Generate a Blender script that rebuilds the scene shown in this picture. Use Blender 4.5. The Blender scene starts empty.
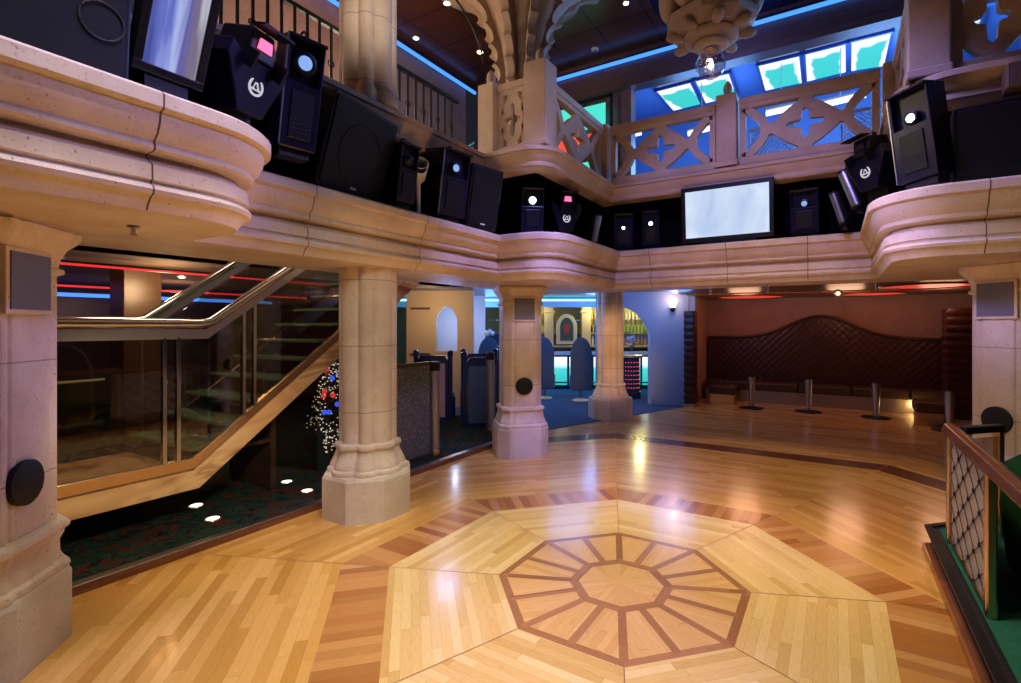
import bpy, bmesh, math, random
from mathutils import Vector, Matrix
from mathutils.geometry import tessellate_polygon
random.seed(7)
C = bpy.context.scene.collection
PI = math.pi
R = math.radians
# ------------------------------------------------------------------ camera
TH = R(30.5); CAMZ = 1.9; F = 500.0; CX, CY = 540.0, 326.0
cam = bpy.data.cameras.new('camera'); co = bpy.data.objects.new('camera', cam); C.objects.link(co)
co.location = (0, 0, CAMZ); co.rotation_euler = (PI/2, 0, TH)
cam.sensor_width = 36; cam.lens = F/1021*36
cam.shift_x = -(CX-510.5)/1021; cam.shift_y = -(341.5-CY)/1021
cam.clip_start = 0.02; cam.clip_end = 100
bpy.context.scene.camera = co
sc = bpy.context.scene
sc.view_settings.view_transform = 'Standard'
sc.view_settings.look = 'None'
sc.view_settings.exposure = 0.0
w = bpy.data.worlds.new('world'); sc.world = w; w.use_nodes = True
w.node_tree.nodes['Background'].inputs[0].default_value = (.10, .10, .16, 1)
w.node_tree.nodes['Background'].inputs[1].default_value = 0.12
ct, st = math.cos(TH), math.sin(TH)
def cam2w(X, Y, z=0.0): return Vector((X*ct - Y*st, X*st + Y*ct, z))
def ray(u, v): return cam2w((u-CX)/F, 1.0, (CY-v)/F)
O3 = Vector((0, 0, CAMZ))
def hit(u, v, n, d):           # point of the sight line on the plane n.p = d
    n = Vector(n); r = ray(u, v); return O3 + r*((d - n.dot(O3))/n.dot(r))
# ------------------------------------------------------------------ object helpers
def thing(name, label, cat, loc=(0,0,0), rz=0, group=None):
    o = bpy.data.objects.new(name, None); C.objects.link(o); o.empty_display_size = .1
    o.location = loc; o.rotation_euler = (0, 0, rz); o['label'] = label; o['category'] = cat
    if group: o['group'] = group
    return o
def tag(o, label, cat, group=None):
    o['label'] = label; o['category'] = cat
    if group: o['group'] = group
    return o
def obj(name, bm, mat, parent=None, smooth=None, bevel=0, seg=2, label=None, recalc=True):
    if recalc: bmesh.ops.recalc_face_normals(bm, faces=bm.faces)
    me = bpy.data.meshes.new(name); bm.to_mesh(me); bm.free()
    for m in (mat if isinstance(mat, (list, tuple)) else [mat]): me.materials.append(m)
    if smooth is not None:
        me.shade_smooth(); me.set_sharp_from_angle(angle=R(smooth))
    o = bpy.data.objects.new(name, me); C.objects.link(o)
    if bevel:
        b = o.modifiers.new('edge', 'BEVEL'); b.width = bevel; b.segments = seg; b.limit_method = 'ANGLE'; b.angle_limit = R(40)
    if parent: o.parent = parent
    if label: o['label'] = label
    return o
def struct(name, bm, mat, **k):
    o = obj(name, bm, mat, **k)
    if o.parent is None: o['kind'] = 'structure'
    return o
def solo(name, label, cat, bm, mat, group=None, **k): return tag(obj(name, bm, mat, **k), label, cat, group)
def tree_copy(o, loc, rz, label, group=None):
    r = o.copy(); C.objects.link(r); r.location = loc; r.rotation_euler = (0, 0, rz); r['label'] = label
    if group: r['group'] = group
    for ch in list(o.children):
        c = ch.copy(); C.objects.link(c); c.parent = r
        for g in list(ch.children):
            d = g.copy(); C.objects.link(d); d.parent = c
    return r
# ------------------------------------------------------------------ mesh helpers
def BM(): return bmesh.new()
def box(bm, x0, x1, y0, y1, z0, z1, M=None, taper=None):
    vs = []
    for z in (z0, z1):
        for x, y in ((x0, y0), (x1, y0), (x1, y1), (x0, y1)):
            if taper and z == z1:
                cx, cy = (x0+x1)/2, (y0+y1)/2; x = cx+(x-cx)*taper[0]; y = cy+(y-cy)*taper[1]
            p = Vector((x, y, z)); vs.append(bm.verts.new(M @ p if M else p))
    for f in ((0,3,2,1), (4,5,6,7), (0,1,5,4), (1,2,6,5), (2,3,7,6), (3,0,4,7)): bm.faces.new([vs[i] for i in f])
    return vs
def prism(bm, poly, a0, a1, axis='z', M=None):
    def P(p, a):
        v = {'z': Vector((p[0], p[1], a)), 'x': Vector((a, p[0], p[1])), 'y': Vector((p[0], a, p[1]))}[axis]
        return bm.verts.new(M @ v if M else v)
    A = [P(p, a0) for p in poly]; B = [P(p, a1) for p in poly]; n = len(poly)
    bm.faces.new(A); bm.faces.new(B[::-1])
    for i in range(n): bm.faces.new((A[i], A[(i+1) % n], B[(i+1) % n], B[i]))
def rings(bm, prof, S=None, n=48, M=None, cap=True, c=(0, 0)):       # prof (r, z); S(theta) section multiplier
    rows = []
    for r, z in prof:
        row = []
        for i in range(n):
            t = 2*PI*i/n; k = r*(S(t) if S else 1)
            p = Vector((c[0]+k*math.cos(t), c[1]+k*math.sin(t), z)); row.append(bm.verts.new(M @ p if M else p))
        rows.append(row)
    for a, b in zip(rows, rows[1:]):
        for i in range(n): bm.faces.new((a[i], a[(i+1) % n], b[(i+1) % n], b[i]))
    if cap:
        bm.faces.new(rows[0][::-1]); bm.faces.new(rows[-1])
def tube(bm, pts, r, n=8, M=None, closed=False):
    pts = [Vector(p) for p in pts]; rows = []; m = len(pts)
    for i, p in enumerate(pts):
        if closed: d = pts[(i+1) % m]-pts[i-1]
        else: d = (pts[min(i+1, m-1)]-pts[max(i-1, 0)])
        d.normalize()
        a = Vector((0, 0, 1)) if abs(d.z) < .9 else Vector((1, 0, 0))
        e1 = d.cross(a).normalized(); e2 = d.cross(e1)
        row = []
        for k in range(n):
            t = 2*PI*k/n; q = p + e1*r*math.cos(t) + e2*r*math.sin(t); row.append(bm.verts.new(M @ q if M else q))
        rows.append(row)
    L = list(zip(rows, rows[1:])) + ([(rows[-1], rows[0])] if closed else [])
    for a, b in L:
        for k in range(n): bm.faces.new((a[k], a[(k+1) % n], b[(k+1) % n], b[k]))
    if not closed: bm.faces.new(rows[0][::-1]); bm.faces.new(rows[-1])
def bar(bm, a, b, w, h, M=None, up=(0, 0, 1)):          # rectangular bar from a to b
    a, b = Vector(a), Vector(b); d = (b-a).normalized(); s = d.cross(Vector(up)).normalized(); t = s.cross(d)
    vs = []
    for p in (a, b):
        for i, j in ((-1, -1), (1, -1), (1, 1), (-1, 1)):
            q = p + s*i*w/2 + t*j*h/2; vs.append(bm.verts.new(M @ q if M else q))
    for f in ((0,1,2,3), (7,6,5,4), (0,4,5,1), (1,5,6,2), (2,6,7,3), (3,7,4,0)): bm.faces.new([vs[i] for i in f])
def ball(bm, c, r, u=16, v=10, sc_=(1, 1, 1), M=None):
    m = Matrix.Translation(c) @ Matrix.Diagonal((sc_[0], sc_[1], sc_[2], 1))
    if M: m = M @ m
    bmesh.ops.create_uvsphere(bm, u_segments=u, v_segments=v, radius=r, matrix=m)
def torus(bm, c, R_, r, axis='z', n=32, k=8, M=None, a0=0, a1=2*PI, sq=1):
    pts = []; full = abs(a1-a0-2*PI) < 1e-6
    for i in range(n + (0 if full else 1)):
        t = a0+(a1-a0)*i/n; x, y = R_*math.cos(t), R_*sq*math.sin(t)
        pts.append(Vector(c)+{'z': Vector((x, y, 0)), 'x': Vector((0, x, y)), 'y': Vector((x, 0, y))}[axis])
    tube(bm, pts, r, k, M, closed=full)
def quad(bm, *ps):
    return bm.faces.new([bm.verts.new(p) for p in ps])
def disc(bm, c, r, axis='x', th=.01, n=32, M=None):
    poly = [(c[1 if axis == 'x' else 0]+r*math.cos(2*PI*i/n), c[2 if axis != 'z' else 1]+r*math.sin(2*PI*i/n)) for i in range(n)]
    a = c['xyz'.index(axis)]
    prism(bm, poly, a-th/2, a+th/2, axis, M)
# ------------------------------------------------------------------ materials
def mat(name, col=(.5, .5, .5), rough=.5, metal=0, emit=None, es=0, spec=.5, coat=0):
    m = bpy.data.materials.new(name); m.use_nodes = True; b = m.node_tree.nodes['Principled BSDF']
    b.inputs['Base Color'].default_value = (*col, 1); b.inputs['Roughness'].default_value = rough; b.inputs['Metallic'].default_value = metal
    b.inputs['Specular IOR Level'].default_value = spec; b.inputs['Coat Weight'].default_value = coat
    if emit: b.inputs['Emission Color'].default_value = (*emit, 1); b.inputs['Emission Strength'].default_value = es
    return m
class N:
    def __init__(s, m): s.t = m.node_tree; s.b = s.t.nodes['Principled BSDF']
    def n(s, typ, **k):
        x = s.t.nodes.new('ShaderNode'+typ)
        for a, v in k.items(): setattr(x, a, v)
        return x
    def l(s, a, b): s.t.links.new(a, b)
    def val(s, x, sock):
        if isinstance(x, (int, float)): sock.default_value = x
        else: s.l(x, sock)
    def math(s, op, a, b=0.0, c=0.0):
        x = s.n('Math', operation=op); s.val(a, x.inputs[0]); s.val(b, x.inputs[1]); s.val(c, x.inputs[2]); return x.outputs[0]
    def coord(s, kind='Object'): return s.n('TexCoord').outputs[kind]
    def mapping(s, v, sc_=(1, 1, 1), loc=(0, 0, 0), rot=(0, 0, 0)):
        x = s.n('Mapping'); s.l(v, x.inputs[0]); x.inputs['Scale'].default_value = sc_; x.inputs['Location'].default_value = loc; x.inputs['Rotation'].default_value = rot; return x.outputs[0]
    def noise(s, v, scale, detail=3, rough=.55, dist=0):
        x = s.n('TexNoise'); s.l(v, x.inputs['Vector']); x.inputs['Scale'].default_value = scale; x.inputs['Detail'].default_value = detail; x.inputs['Roughness'].default_value = rough; x.inputs['Distortion'].default_value = dist; return x.outputs['Fac']
    def ramp(s, f, stops, interp='LINEAR'):
        x = s.n('ValToRGB'); x.color_ramp.interpolation = interp; e = x.color_ramp.elements
        while len(e) < len(stops): e.new(.5)
        for i, (p, c) in enumerate(stops): e[i].position = p; e[i].color = (*c, 1) if len(c) == 3 else c
        s.l(f, x.inputs[0]); return x.outputs[0]
    def mix(s, f, a, b, mode='MIX'):
        x = s.n('Mix', data_type='RGBA', blend_type=mode); s.val(f, x.inputs[0])
        for v, i in ((a, 6), (b, 7)):
            if isinstance(v, tuple): x.inputs[i].default_value = (*v, 1)
            else: s.l(v, x.inputs[i])
        return x.outputs[2]
    def sep(s, v):
        x = s.n('SeparateXYZ'); s.l(v, x.inputs[0]); return x.outputs
    def comb(s, x, y, z=0.0):
        c = s.n('CombineXYZ')
        for i, v in enumerate((x, y, z)): s.val(v, c.inputs[i])
        return c.outputs[0]
    def bump(s, h, strength=.3, dist=.01):
        x = s.n('Bump'); x.inputs['Strength'].default_value = strength; x.inputs['Distance'].default_value = dist; s.l(h, x.inputs['Height']); s.l(x.outputs[0], s.b.inputs['Normal'])
    def col(s, c): s.l(c, s.b.inputs['Base Color'])
def stone(name, tint=(1, 1, 1), joints=0.0, ref=0):
    m = mat(name, rough=.62); q = N(m); p = q.n('NewGeometry').outputs['Position'] if not ref else q.coord()
    f = q.noise(p, 3.0, 4); T = lambda c: tuple(a*b for a, b in zip(c, tint))
    c = q.ramp(f, [(.3, T((.60, .47, .33))), (.55, T((.70, .58, .43))), (.75, T((.78, .67, .52)))])
    sp = q.noise(p, 55, 2, .7); d = q.ramp(sp, [(.30, (0, 0, 0)), (.40, (1, 1, 1))])
    pv = q.n('TexVoronoi'); q.l(q.mapping(p, (1, 1, .6)), pv.inputs['Vector']); pv.inputs['Scale'].default_value = 28
    pit = q.ramp(pv.outputs['Distance'], [(.10, (0, 0, 0)), (.17, (1, 1, 1))])
    rnd = q.sep(pv.outputs['Color'])[0]; pit2 = q.math('MAXIMUM', pit, q.math('GREATER_THAN', rnd, .45))
    c = q.mix(q.math('MULTIPLY', q.math('SUBTRACT', 1.0, pit2), .75), c, (.30, .22, .15))
    c = q.mix(q.math('MULTIPLY', q.math('SUBTRACT', 1.0, d), .5), c, (.42, .31, .21))
    h = q.math('MULTIPLY', pit2, d)
    if joints:
        z = q.sep(p)[2]; fr = q.math('FRACT', q.math('DIVIDE', q.math('SUBTRACT', z, .05), joints))
        ln = q.math('LESS_THAN', q.math('ABSOLUTE', q.math('SUBTRACT', fr, .5)), .006)
        c = q.mix(q.math('MULTIPLY', ln, .7), c, (.2, .14, .09))
    q.col(c); q.bump(h, .35, .004); return m
def planks(name, cols, w_=.075, L=.85, rough=.22, var=.5):
    m = mat(name, rough=rough, coat=.35); m.node_tree.nodes['Principled BSDF'].inputs['Coat Roughness'].default_value = .12
    q = N(m); uv = q.sep(q.coord('UV')); u, v = uv[0], uv[1]
    row = q.math('FLOOR', q.math('DIVIDE', v, w_))
    wn = q.n('TexWhiteNoise', noise_dimensions='1D'); q.l(row, wn.inputs['W'])
    uu = q.math('ADD', q.math('DIVIDE', u, L), q.math('MULTIPLY', wn.outputs['Value'], 7.3)); cell = q.math('FLOOR', uu)
    wn2 = q.n('TexWhiteNoise', noise_dimensions='2D'); q.l(q.comb(row, cell), wn2.inputs['Vector'])
    c = q.ramp(wn2.outputs['Value'], [(i/(len(cols)-1), k) for i, k in enumerate(cols)])
    g = q.noise(q.mapping(q.coord('UV'), (3, 60, 1)), 4, 4, .6, .3)
    c = q.mix(.42, c, q.ramp(g, [(.3, (.50, .30, .14)), (.7, (1, .86, .58))]), 'MULTIPLY')
    fy = q.math('ABSOLUTE', q.math('SUBTRACT', q.math('FRACT', q.math('DIVIDE', v, w_)), .5)); fx = q.math('ABSOLUTE', q.math('SUBTRACT', q.math('FRACT', uu), .5))
    ln = q.math('MAXIMUM', q.math('GREATER_THAN', fy, .485), q.math('GREATER_THAN', fx, .498))
    c = q.mix(q.math('MULTIPLY', ln, .35), c, (.16, .07, .02))
    q.col(c)
    rr = q.noise(q.n('NewGeometry').outputs['Position'], 2.2, 3); q.l(q.math('ADD', q.math('MULTIPLY', rr, .16), rough-.08), q.b.inputs['Roughness'])
    return m
M_stone = stone('stone_beam'); M_col = stone('stone_column', (1.0, 1.02, 1.08), .66); M_pl = stone('stone_plinth', (.88, .94, 1.0)); M_bal = stone('stone_balustrade', (.82, .76, .74)); M_car = stone('stone_carved_dimmed', (.58, .53, .51))  # carved stone darkened in its colour to stand for dimmer light
M_light = planks('light_oak_planks', [(.66, .47, .19), (.78, .60, .29), (.87, .73, .42), (.74, .55, .24), (.82, .66, .33)], .06)
M_mid = planks('honey_oak_planks', [(.52, .285, .065), (.66, .395, .11), (.77, .50, .175), (.58, .33, .08)])
M_dark = planks('red_brown_planks', [(.29, .105, .03), (.45, .20, .055), (.58, .31, .105), (.35, .14, .04), (.64, .38, .15), (.50, .24, .075)], .085, 3)
M_band = planks('walnut_band_planks', [(.10, .035, .018), (.16, .055, .028), (.13, .045, .02)], .08, .6)
M_inlay = planks('brown_inlay', [(.36, .18, .09), (.44, .24, .13), (.32, .15, .07)], .2, .8)
M_fan = planks('pale_maple', [(.70, .46, .20), (.76, .52, .25), (.66, .42, .18)], .05, 2)
M_black = mat('black_plastic', (.004, .004, .006), .38)
M_navy = mat('navy_black_metal', (.007, .007, .026), .28, .2)
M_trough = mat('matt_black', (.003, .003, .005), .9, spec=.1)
M_chrome = mat('polished_chrome', (.50, .48, .46), .14, 1)
M_steel = mat('brushed_steel', (.45, .45, .48), .32, 1)
M_brass = mat('warm_bronze', (.72, .50, .28), .26, 1)
M_iron = mat('black_iron', (.012, .011, .012), .5, .4)
M_white = mat('white_plastic', (.75, .73, .70), .4)
M_rub = mat('dark_rubber', (.01, .01, .01), .7)
def emis(name, col, s): return mat(name, (.02, .02, .02), .4, emit=col, es=s)
M_neonb = emis('blue_neon', (.055, .25, 1), 1.7); M_neonr = emis('red_neon', (1, .04, .04), .9); M_neonc = emis('pale_blue_neon', (.06, .24, 1), 1.6)
M_lensb = emis('lens_blue_white', (.55, .78, 1), 14); M_lensp = emis('lens_pink', (1, .16, .38), 1.5); M_lensd = emis('lens_dim_blue', (.28, .48, 1), .9); M_lensx = mat('lens_glass', (.05, .06, .09), .05, .6)
M_bulb = emis('warm_bulb', (1, .75, .42), 25); M_disc = emis('floor_light_glass', (1, .80, .55), 2.2)
def glassy(name, tint=(.8, .8, .78), gl=.08, alpha=.85, rough=.02):
    m = bpy.data.materials.new(name); m.use_nodes = True; t = m.node_tree; t.nodes.clear()
    o = t.nodes.new('ShaderNodeOutputMaterial'); a = t.nodes.new('ShaderNodeBsdfTransparent'); g = t.nodes.new('ShaderNodeBsdfGlossy'); x = t.nodes.new('ShaderNodeMixShader'); f = t.nodes.new('ShaderNodeLayerWeight')
    a.inputs[0].default_value = (*tint, 1); g.inputs['Roughness'].default_value = rough; g.inputs['Color'].default_value = (.9, .9, .9, 1); f.inputs[0].default_value = .18
    k = t.nodes.new('ShaderNodeMath'); k.operation = 'MULTIPLY_ADD'; k.inputs[1].default_value = .35; k.inputs[2].default_value = gl
    t.links.new(f.outputs['Facing'], k.inputs[0]); t.links.new(k.outputs[0], x.inputs[0]); t.links.new(a.outputs[0], x.inputs[1]); t.links.new(g.outputs[0], x.inputs[2]); t.links.new(x.outputs[0], o.inputs[0])
    return m
M_glass = glassy('smoked_glass', (.74, .70, .64), .05); M_tread = mat('green_glass_tread', (.14, .26, .17), .12, coat=.4); M_clear = glassy('clear_glass', (.93, .95, 1), .06)
def m_grille(name, base, dots, sc_):
    m = mat(name, base, .55, .3); q = N(m); v = q.n('TexVoronoi', feature='F1'); v.inputs['Randomness'].default_value = 0; v.inputs['Scale'].default_value = sc_; q.l(q.coord(), v.inputs['Vector'])
    q.col(q.mix(q.math('LESS_THAN', v.outputs['Distance'], .36), base, dots)); return m
M_grille = m_grille('perforated_black_grille', (.005, .005, .006), (.002, .002, .002), 90)
M_grey = m_grille('perforated_grey_grille', (.17, .17, .22), (.10, .10, .15), 70)
def m_carpet():
    m = mat('patterned_carpet', rough=.95, spec=.1); q = N(m); p = q.n('NewGeometry').outputs['Position']
    n1 = q.noise(q.mapping(p, (1, 1, 1)), 3.4, 2, .5, 2.4); n2 = q.noise(q.mapping(p, (1, 1, 1), (7, 3, 0)), 4.2, 2, .5, 1.4)
    c = q.ramp(n1, [(.36, (.008, .012, .012)), (.43, (.015, .05, .032)), (.50, (.012, .02, .02)), (.56, (.022, .065, .045)), (.62, (.01, .016, .016))])
    r = q.ramp(n2, [(.56, (0, 0, 0)), (.59, (1, 1, 1)), (.64, (1, 1, 1)), (.67, (0, 0, 0))]); c = q.mix(r, c, (.085, .018, .012))
    fz = q.noise(p, 180, 2); c = q.mix(.5, c, q.ramp(fz, [(.3, (.3, .3, .3)), (.7, (1.3, 1.3, 1.3))]), 'MULTIPLY'); q.col(c); q.bump(fz, .5, .006); return m
M_carpet = m_carpet()
def m_fuzz(name, a, b, sc_=150):
    m = mat(name, rough=.95, spec=.1); q = N(m); p = q.n('NewGeometry').outputs['Position']; f = q.noise(p, sc_, 2); g = q.noise(p, 3, 3)
    q.col(q.mix(q.math('MULTIPLY', g, .6), q.ramp(f, [(.3, a), (.7, b)]), a)); q.bump(f, .4, .004); return m
M_bluec = m_fuzz('blue_light_tinted_carpet', (.05, .10, .19), (.10, .17, .30)); M_green = m_fuzz('green_carpet', (.015, .10, .065), (.04, .20, .13)); M_greenf = m_fuzz('dark_green_velvet', (.008, .06, .018), (.02, .11, .035))  # bar carpet colour includes the blue light falling on it
def m_marble():
    m = mat('polished_bronze_marble', rough=.12, coat=.5); q = N(m); p = q.n('NewGeometry').outputs['Position']
    f = q.noise(q.mapping(p, (1, .8, 2.2)), .9, 2, .5, 1.6)
    q.col(q.ramp(f, [(.28, (.30, .12, .05)), (.42, (.66, .40, .18)), (.54, (.80, .56, .30)), (.62, (.52, .28, .12)), (.72, (.80, .62, .38))])); return m
M_marble = m_marble()
def m_wood(name, a, b, rough=.35, sc_=(1, 1, 8)):
    m = mat(name, rough=rough); q = N(m); f = q.noise(q.mapping(q.n('NewGeometry').outputs['Position'], sc_), 2.5, 4, .6, .6); q.col(q.ramp(f, [(.3, a), (.7, b)])); return m
M_rwood = m_wood('red_brown_wood', (.07, .022, .012), (.16, .055, .028)); M_dwood = m_wood('dark_brown_wood', (.025, .014, .009), (.06, .032, .018)); M_nos = m_wood('mahogany_nosing', (.10, .035, .02), (.19, .07, .035), .2)
M_pink = m_wood('terracotta_plaster', (.26, .14, .105), (.34, .19, .14), .8, (1, 1, 1)); M_cream = mat('cream_plaster', (.62, .52, .34), .7); M_bluetint = mat('pale_wall_blue_light_tint', (.34, .46, .66), .55); M_ceil = m_wood('brown_ceiling_panels', (.10, .062, .04), (.15, .095, .06), .85, (1, 1, 1))  # pale arch wall: blue bar light is mixed into its base colour
M_beige = mat('warm_beige_plaster', (.66, .47, .27), .7)
def m_tile(name, a, line, sc_, rough=.18):
    m = mat(name, a, rough, .4); q = N(m); x, y, _ = q.sep(q.n('NewGeometry').outputs['Position'])
    k = q.math('MAXIMUM', q.math('GREATER_THAN', q.math('FRACT', q.math('MULTIPLY', x, sc_)), .96), q.math('GREATER_THAN', q.math('FRACT', q.math('MULTIPLY', y, sc_)), .96)); q.col(q.mix(k, a, line)); return m
M_utile = m_tile('dark_blue_ceiling_tiles', (.015, .02, .07), (.004, .004, .012), 1.4); M_uwood = m_tile('red_brown_ceiling_tiles', (.12, .038, .02), (.04, .012, .008), 1.1, .3)
def m_tuft(name, col):
    m = mat(name, col, .38, spec=.4); q = N(m); f = q.noise(q.coord(), 40, 2); q.bump(f, .15, .005); return m
M_tuft = m_tuft('dark_red_quilted_velvet', (.040, .009, .006)); M_leather = m_tuft('brown_leather', (.075, .032, .016)); M_seat = m_tuft('olive_brown_leather', (.05, .032, .016))
M_chair = mat('blue_grey_upholstery', (.05, .09, .16), .7); M_booth = mat('dark_navy_lacquer', (.012, .02, .06), .2, coat=.4)
M_bark = mat('bark', (.06, .04, .02), .8)
# ------------------------------------------------------------------ FLOOR: octagonal parquet
OX, OY = -1.361, 3.484
def build_floor():
    bm = BM(); uvl = bm.loops.layers.uv.new('UVMap')
    V = lambda r, k: Vector((OX+r*math.sin(R(22.5)+k*PI/4), OY+r*math.cos(R(22.5)+k*PI/4), 0))
    def face(ps, mi, t, n, cross, z=0, off=0):
        f = bm.faces.new([bm.verts.new((p.x, p.y, z)) for p in ps]); f.material_index = mi
        if f.normal.z < 0 or (f.normal_update() or f.normal.z < 0): f.normal_flip()
        for lp in f.loops:
            p = lp.vert.co - Vector((OX, OY, 0)); a, b = t.dot(p), n.dot(p)
            lp[uvl].uv = (b+off*3.7, a+off*5.3+40) if cross else (a+off*3.7, b+off*5.3+40)
    rs = [(.385, .86, 5, 'x'), (.921, 1.802, 0, 'p'), (1.802, 2.20, 2, 'x'), (2.20, 4.82, 1, 'p'), (4.82, 5.22, 3, 'p'), (5.22, 16, 1, 'p'), (.31, .385, 4, 'p'), (.86, .921, 4, 'p')]
    for k in range(8):
        a0, a1 = V(1, k)-Vector((OX, OY, 0)), V(1, k+1)-Vector((OX, OY, 0)); t = (a1-a0).normalized(); n = ((a0+a1)/2).normalized()
        for i, (r0, r1, mi, md) in enumerate(rs):
            face([V(r0, k), V(r1, k), V(r1, k+1), V(r0, k+1)], mi, t, n, md == 'x', 0, k+i*9)
        m_ = (V(.31, k)+V(.31, k+1))/2; o = Vector((OX, OY, 0))
        face([o, V(.31, k), m_], 5, t, n, True, 0, k*2+.3); face([o, m_, V(.31, k+1)], 5, t, n, True, 0, k*2+1.8)
    for k in range(16):                                   # spokes
        a = R(22.5)*k+R(22.5); n = Vector((math.sin(a), math.cos(a), 0)); t = Vector((n.y, -n.x, 0)); o = Vector((OX, OY, 0))
        ap = 1 if k % 2 == 0 else math.cos(PI/8)
        r0, r1, h = .36*ap, .885*ap, .027
        face([o+n*r0-t*h, o+n*r1-t*h, o+n*r1+t*h, o+n*r0+t*h], 4, t, n, True, .0012, k*.7)
    for pt, nn in (((-4.6, 0, 0), (-1, 0, 0)), ((0, 14.6, 0), (0, 1, 0)), ((6, 0, 0), (1, 0, 0)), ((0, -3, 0), (0, -1, 0))):
        bmesh.ops.bisect_plane(bm, geom=bm.verts[:]+bm.edges[:]+bm.faces[:], plane_co=pt, plane_no=nn, clear_outer=True)
    struct('floor', bm, [M_light, M_mid, M_dark, M_band, M_inlay, M_fan], recalc=False)
    # thin seams along the eight corner lines
    bm = BM()
    for k in range(8):
        a = V(1, k)-Vector((OX, OY, 0)); s = Vector((a.y, -a.x, 0))*.0035; o = Vector((OX, OY, .0008))
        r1 = 8 if k not in (4, 5) else 3.6
        quad(bm, o+a*.925-s, o+a*r1-s, o+a*r1+s, o+a*.925+s)
    bmesh.ops.bisect_plane(bm, geom=bm.verts[:]+bm.edges[:]+bm.faces[:], plane_co=(-4.6, 0, 0), plane_no=(-1, 0, 0), clear_outer=True)
    struct('trim_1', bm, mat('dark_seam', (.26, .13, .045), .4))
build_floor()
def slab(name, poly, z0, z1, m, **k):
    bm = BM(); prism(bm, poly, z0, z1); return struct(name, bm, m, **k)
slab('carpet', [(-4.66, -3), (-4.66, 8), (-16, 8), (-16, -3)], -.05, .06, M_carpet)
slab('blue_carpet', [(-4.6, 7.75), (-2.96, 12.1), (-2.96, 20.5), (-17, 20.5), (-17, 8.0), (-4.66, 8.0)], -.05, .012, M_bluec)
bm = BM(); box(bm, -4.66, -4.6, -3, 7.9, -.02, .055); struct('trim_2', bm, M_nos)
bm = BM(); box(bm, -4.70, -4.61, -3, 7.9, .056, .068); struct('trim_3', bm, M_steel, bevel=.003)
# ------------------------------------------------------------------ balcony ledge and upper slab
def rnd(c, r, a0, a1, n=8): return [(c[0]+r*math.cos(R(a0+(a1-a0)*i/n)), c[1]+r*math.sin(R(a0+(a1-a0)*i/n))) for i in range(n+1)]
LEDGE = [(-3.65, -4), (-3.65, -.42)] + rnd((-3.36, .10), .52, -90, 0) + rnd((-3.36, 1.43), .52, 0, 90) + [(-3.65, 1.95), (-3.65, 5.2)] + \
        rnd((-3.35, 5.7), .5, -90, 0) + [(-2.85, 7.27), (.27, 7.27)] + rnd((.80, 5.68), .53, 180, 270) + [(2.1, 5.15), (2.1, 3)]
SLAB = [(-3.85, -4), (-3.85, 5.13)] + rnd((-3.31, 5.51), .38, -90, 0) + [(-2.93, 7.28), (.43, 7.28)] + rnd((.93, 5.98), .5, 180, 270) + [(2.3, 5.48), (2.3, 3)]
def offset(path, d):                                       # positive = towards the hall (left-hand path, hall on the right side)
    out = []; n = len(path)
    for i in range(n):
        p = Vector(path[i]); 
        d1 = (p-Vector(path[i-1])).normalized() if i else None; d2 = (Vector(path[i+1])-p).normalized() if i < n-1 else None
        d1 = d1 or d2; d2 = d2 or d1
        n1, n2 = Vector((d1.y, -d1.x)), Vector((d2.y, -d2.x)); b = n1+n2; b = b/max(b.length, 1e-6); out.append(tuple(p+b*(d/max(b.dot(n1), .35))))
    return out
def sweep(bm, path, prof):
    rows = [[bm.verts.new((x, y, z)) for x, y in offset(path, d)] for d, z in prof]
    for a, b in zip(rows, rows[1:]):
        for i in range(len(path)-1): bm.faces.new((a[i], a[i+1], b[i+1], b[i]))
PROF = [(-.34, 3.0), (-.34, 3.06), (-.025, 3.06), (0, 3.04), (0, 2.975), (-.012, 2.965), (-.035, 2.96), (-.042, 2.91), (-.065, 2.86), (-.105, 2.825), (-.095, 2.81), (-.095, 2.79), (-.11, 2.78), (-.19, 2.775), (-.19, 2.76),
        (-.125, 2.715), (-.12, 2.64), (-.14, 2.632), (-.14, 2.62), (-.115, 2.607), (-.105, 2.588), (-.115, 2.565), (-.14, 2.555), (-.17, 2.52), (-.185, 2.49)]
bm = BM(); sweep(bm, LEDGE, PROF); struct('trim_4', bm, M_stone, smooth=28)
# joints cut in the ledge: thin dark lines across the mouldings
bm = BM()
for x, y, nx, ny in ((-2.84, .55, 1, 0), (-2.84, 1.18, 1, 0), (-3.65, 2.6, 1, 0), (-3.65, 3.9, 1, 0), (-2.4, 7.27, 0, -1), (-1.3, 7.27, 0, -1), (-.3, 7.27, 0, -1), (1.05, 5.15, 0, -1), (-2.85, 6.6, 1, 0)):
    pts = [(x+nx*(d+.0015), y+ny*(d+.0015), z) for d, z in PROF[2:]]; t = Vector((ny, nx, 0)).normalized()*.004
    for a, b in zip(pts, pts[1:]): quad(bm, Vector(a)-t, Vector(b)-t, Vector(b)+t, Vector(a)+t)
struct('trim_5', bm, mat('mortar_joint', (.12, .075, .05), .9))
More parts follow.
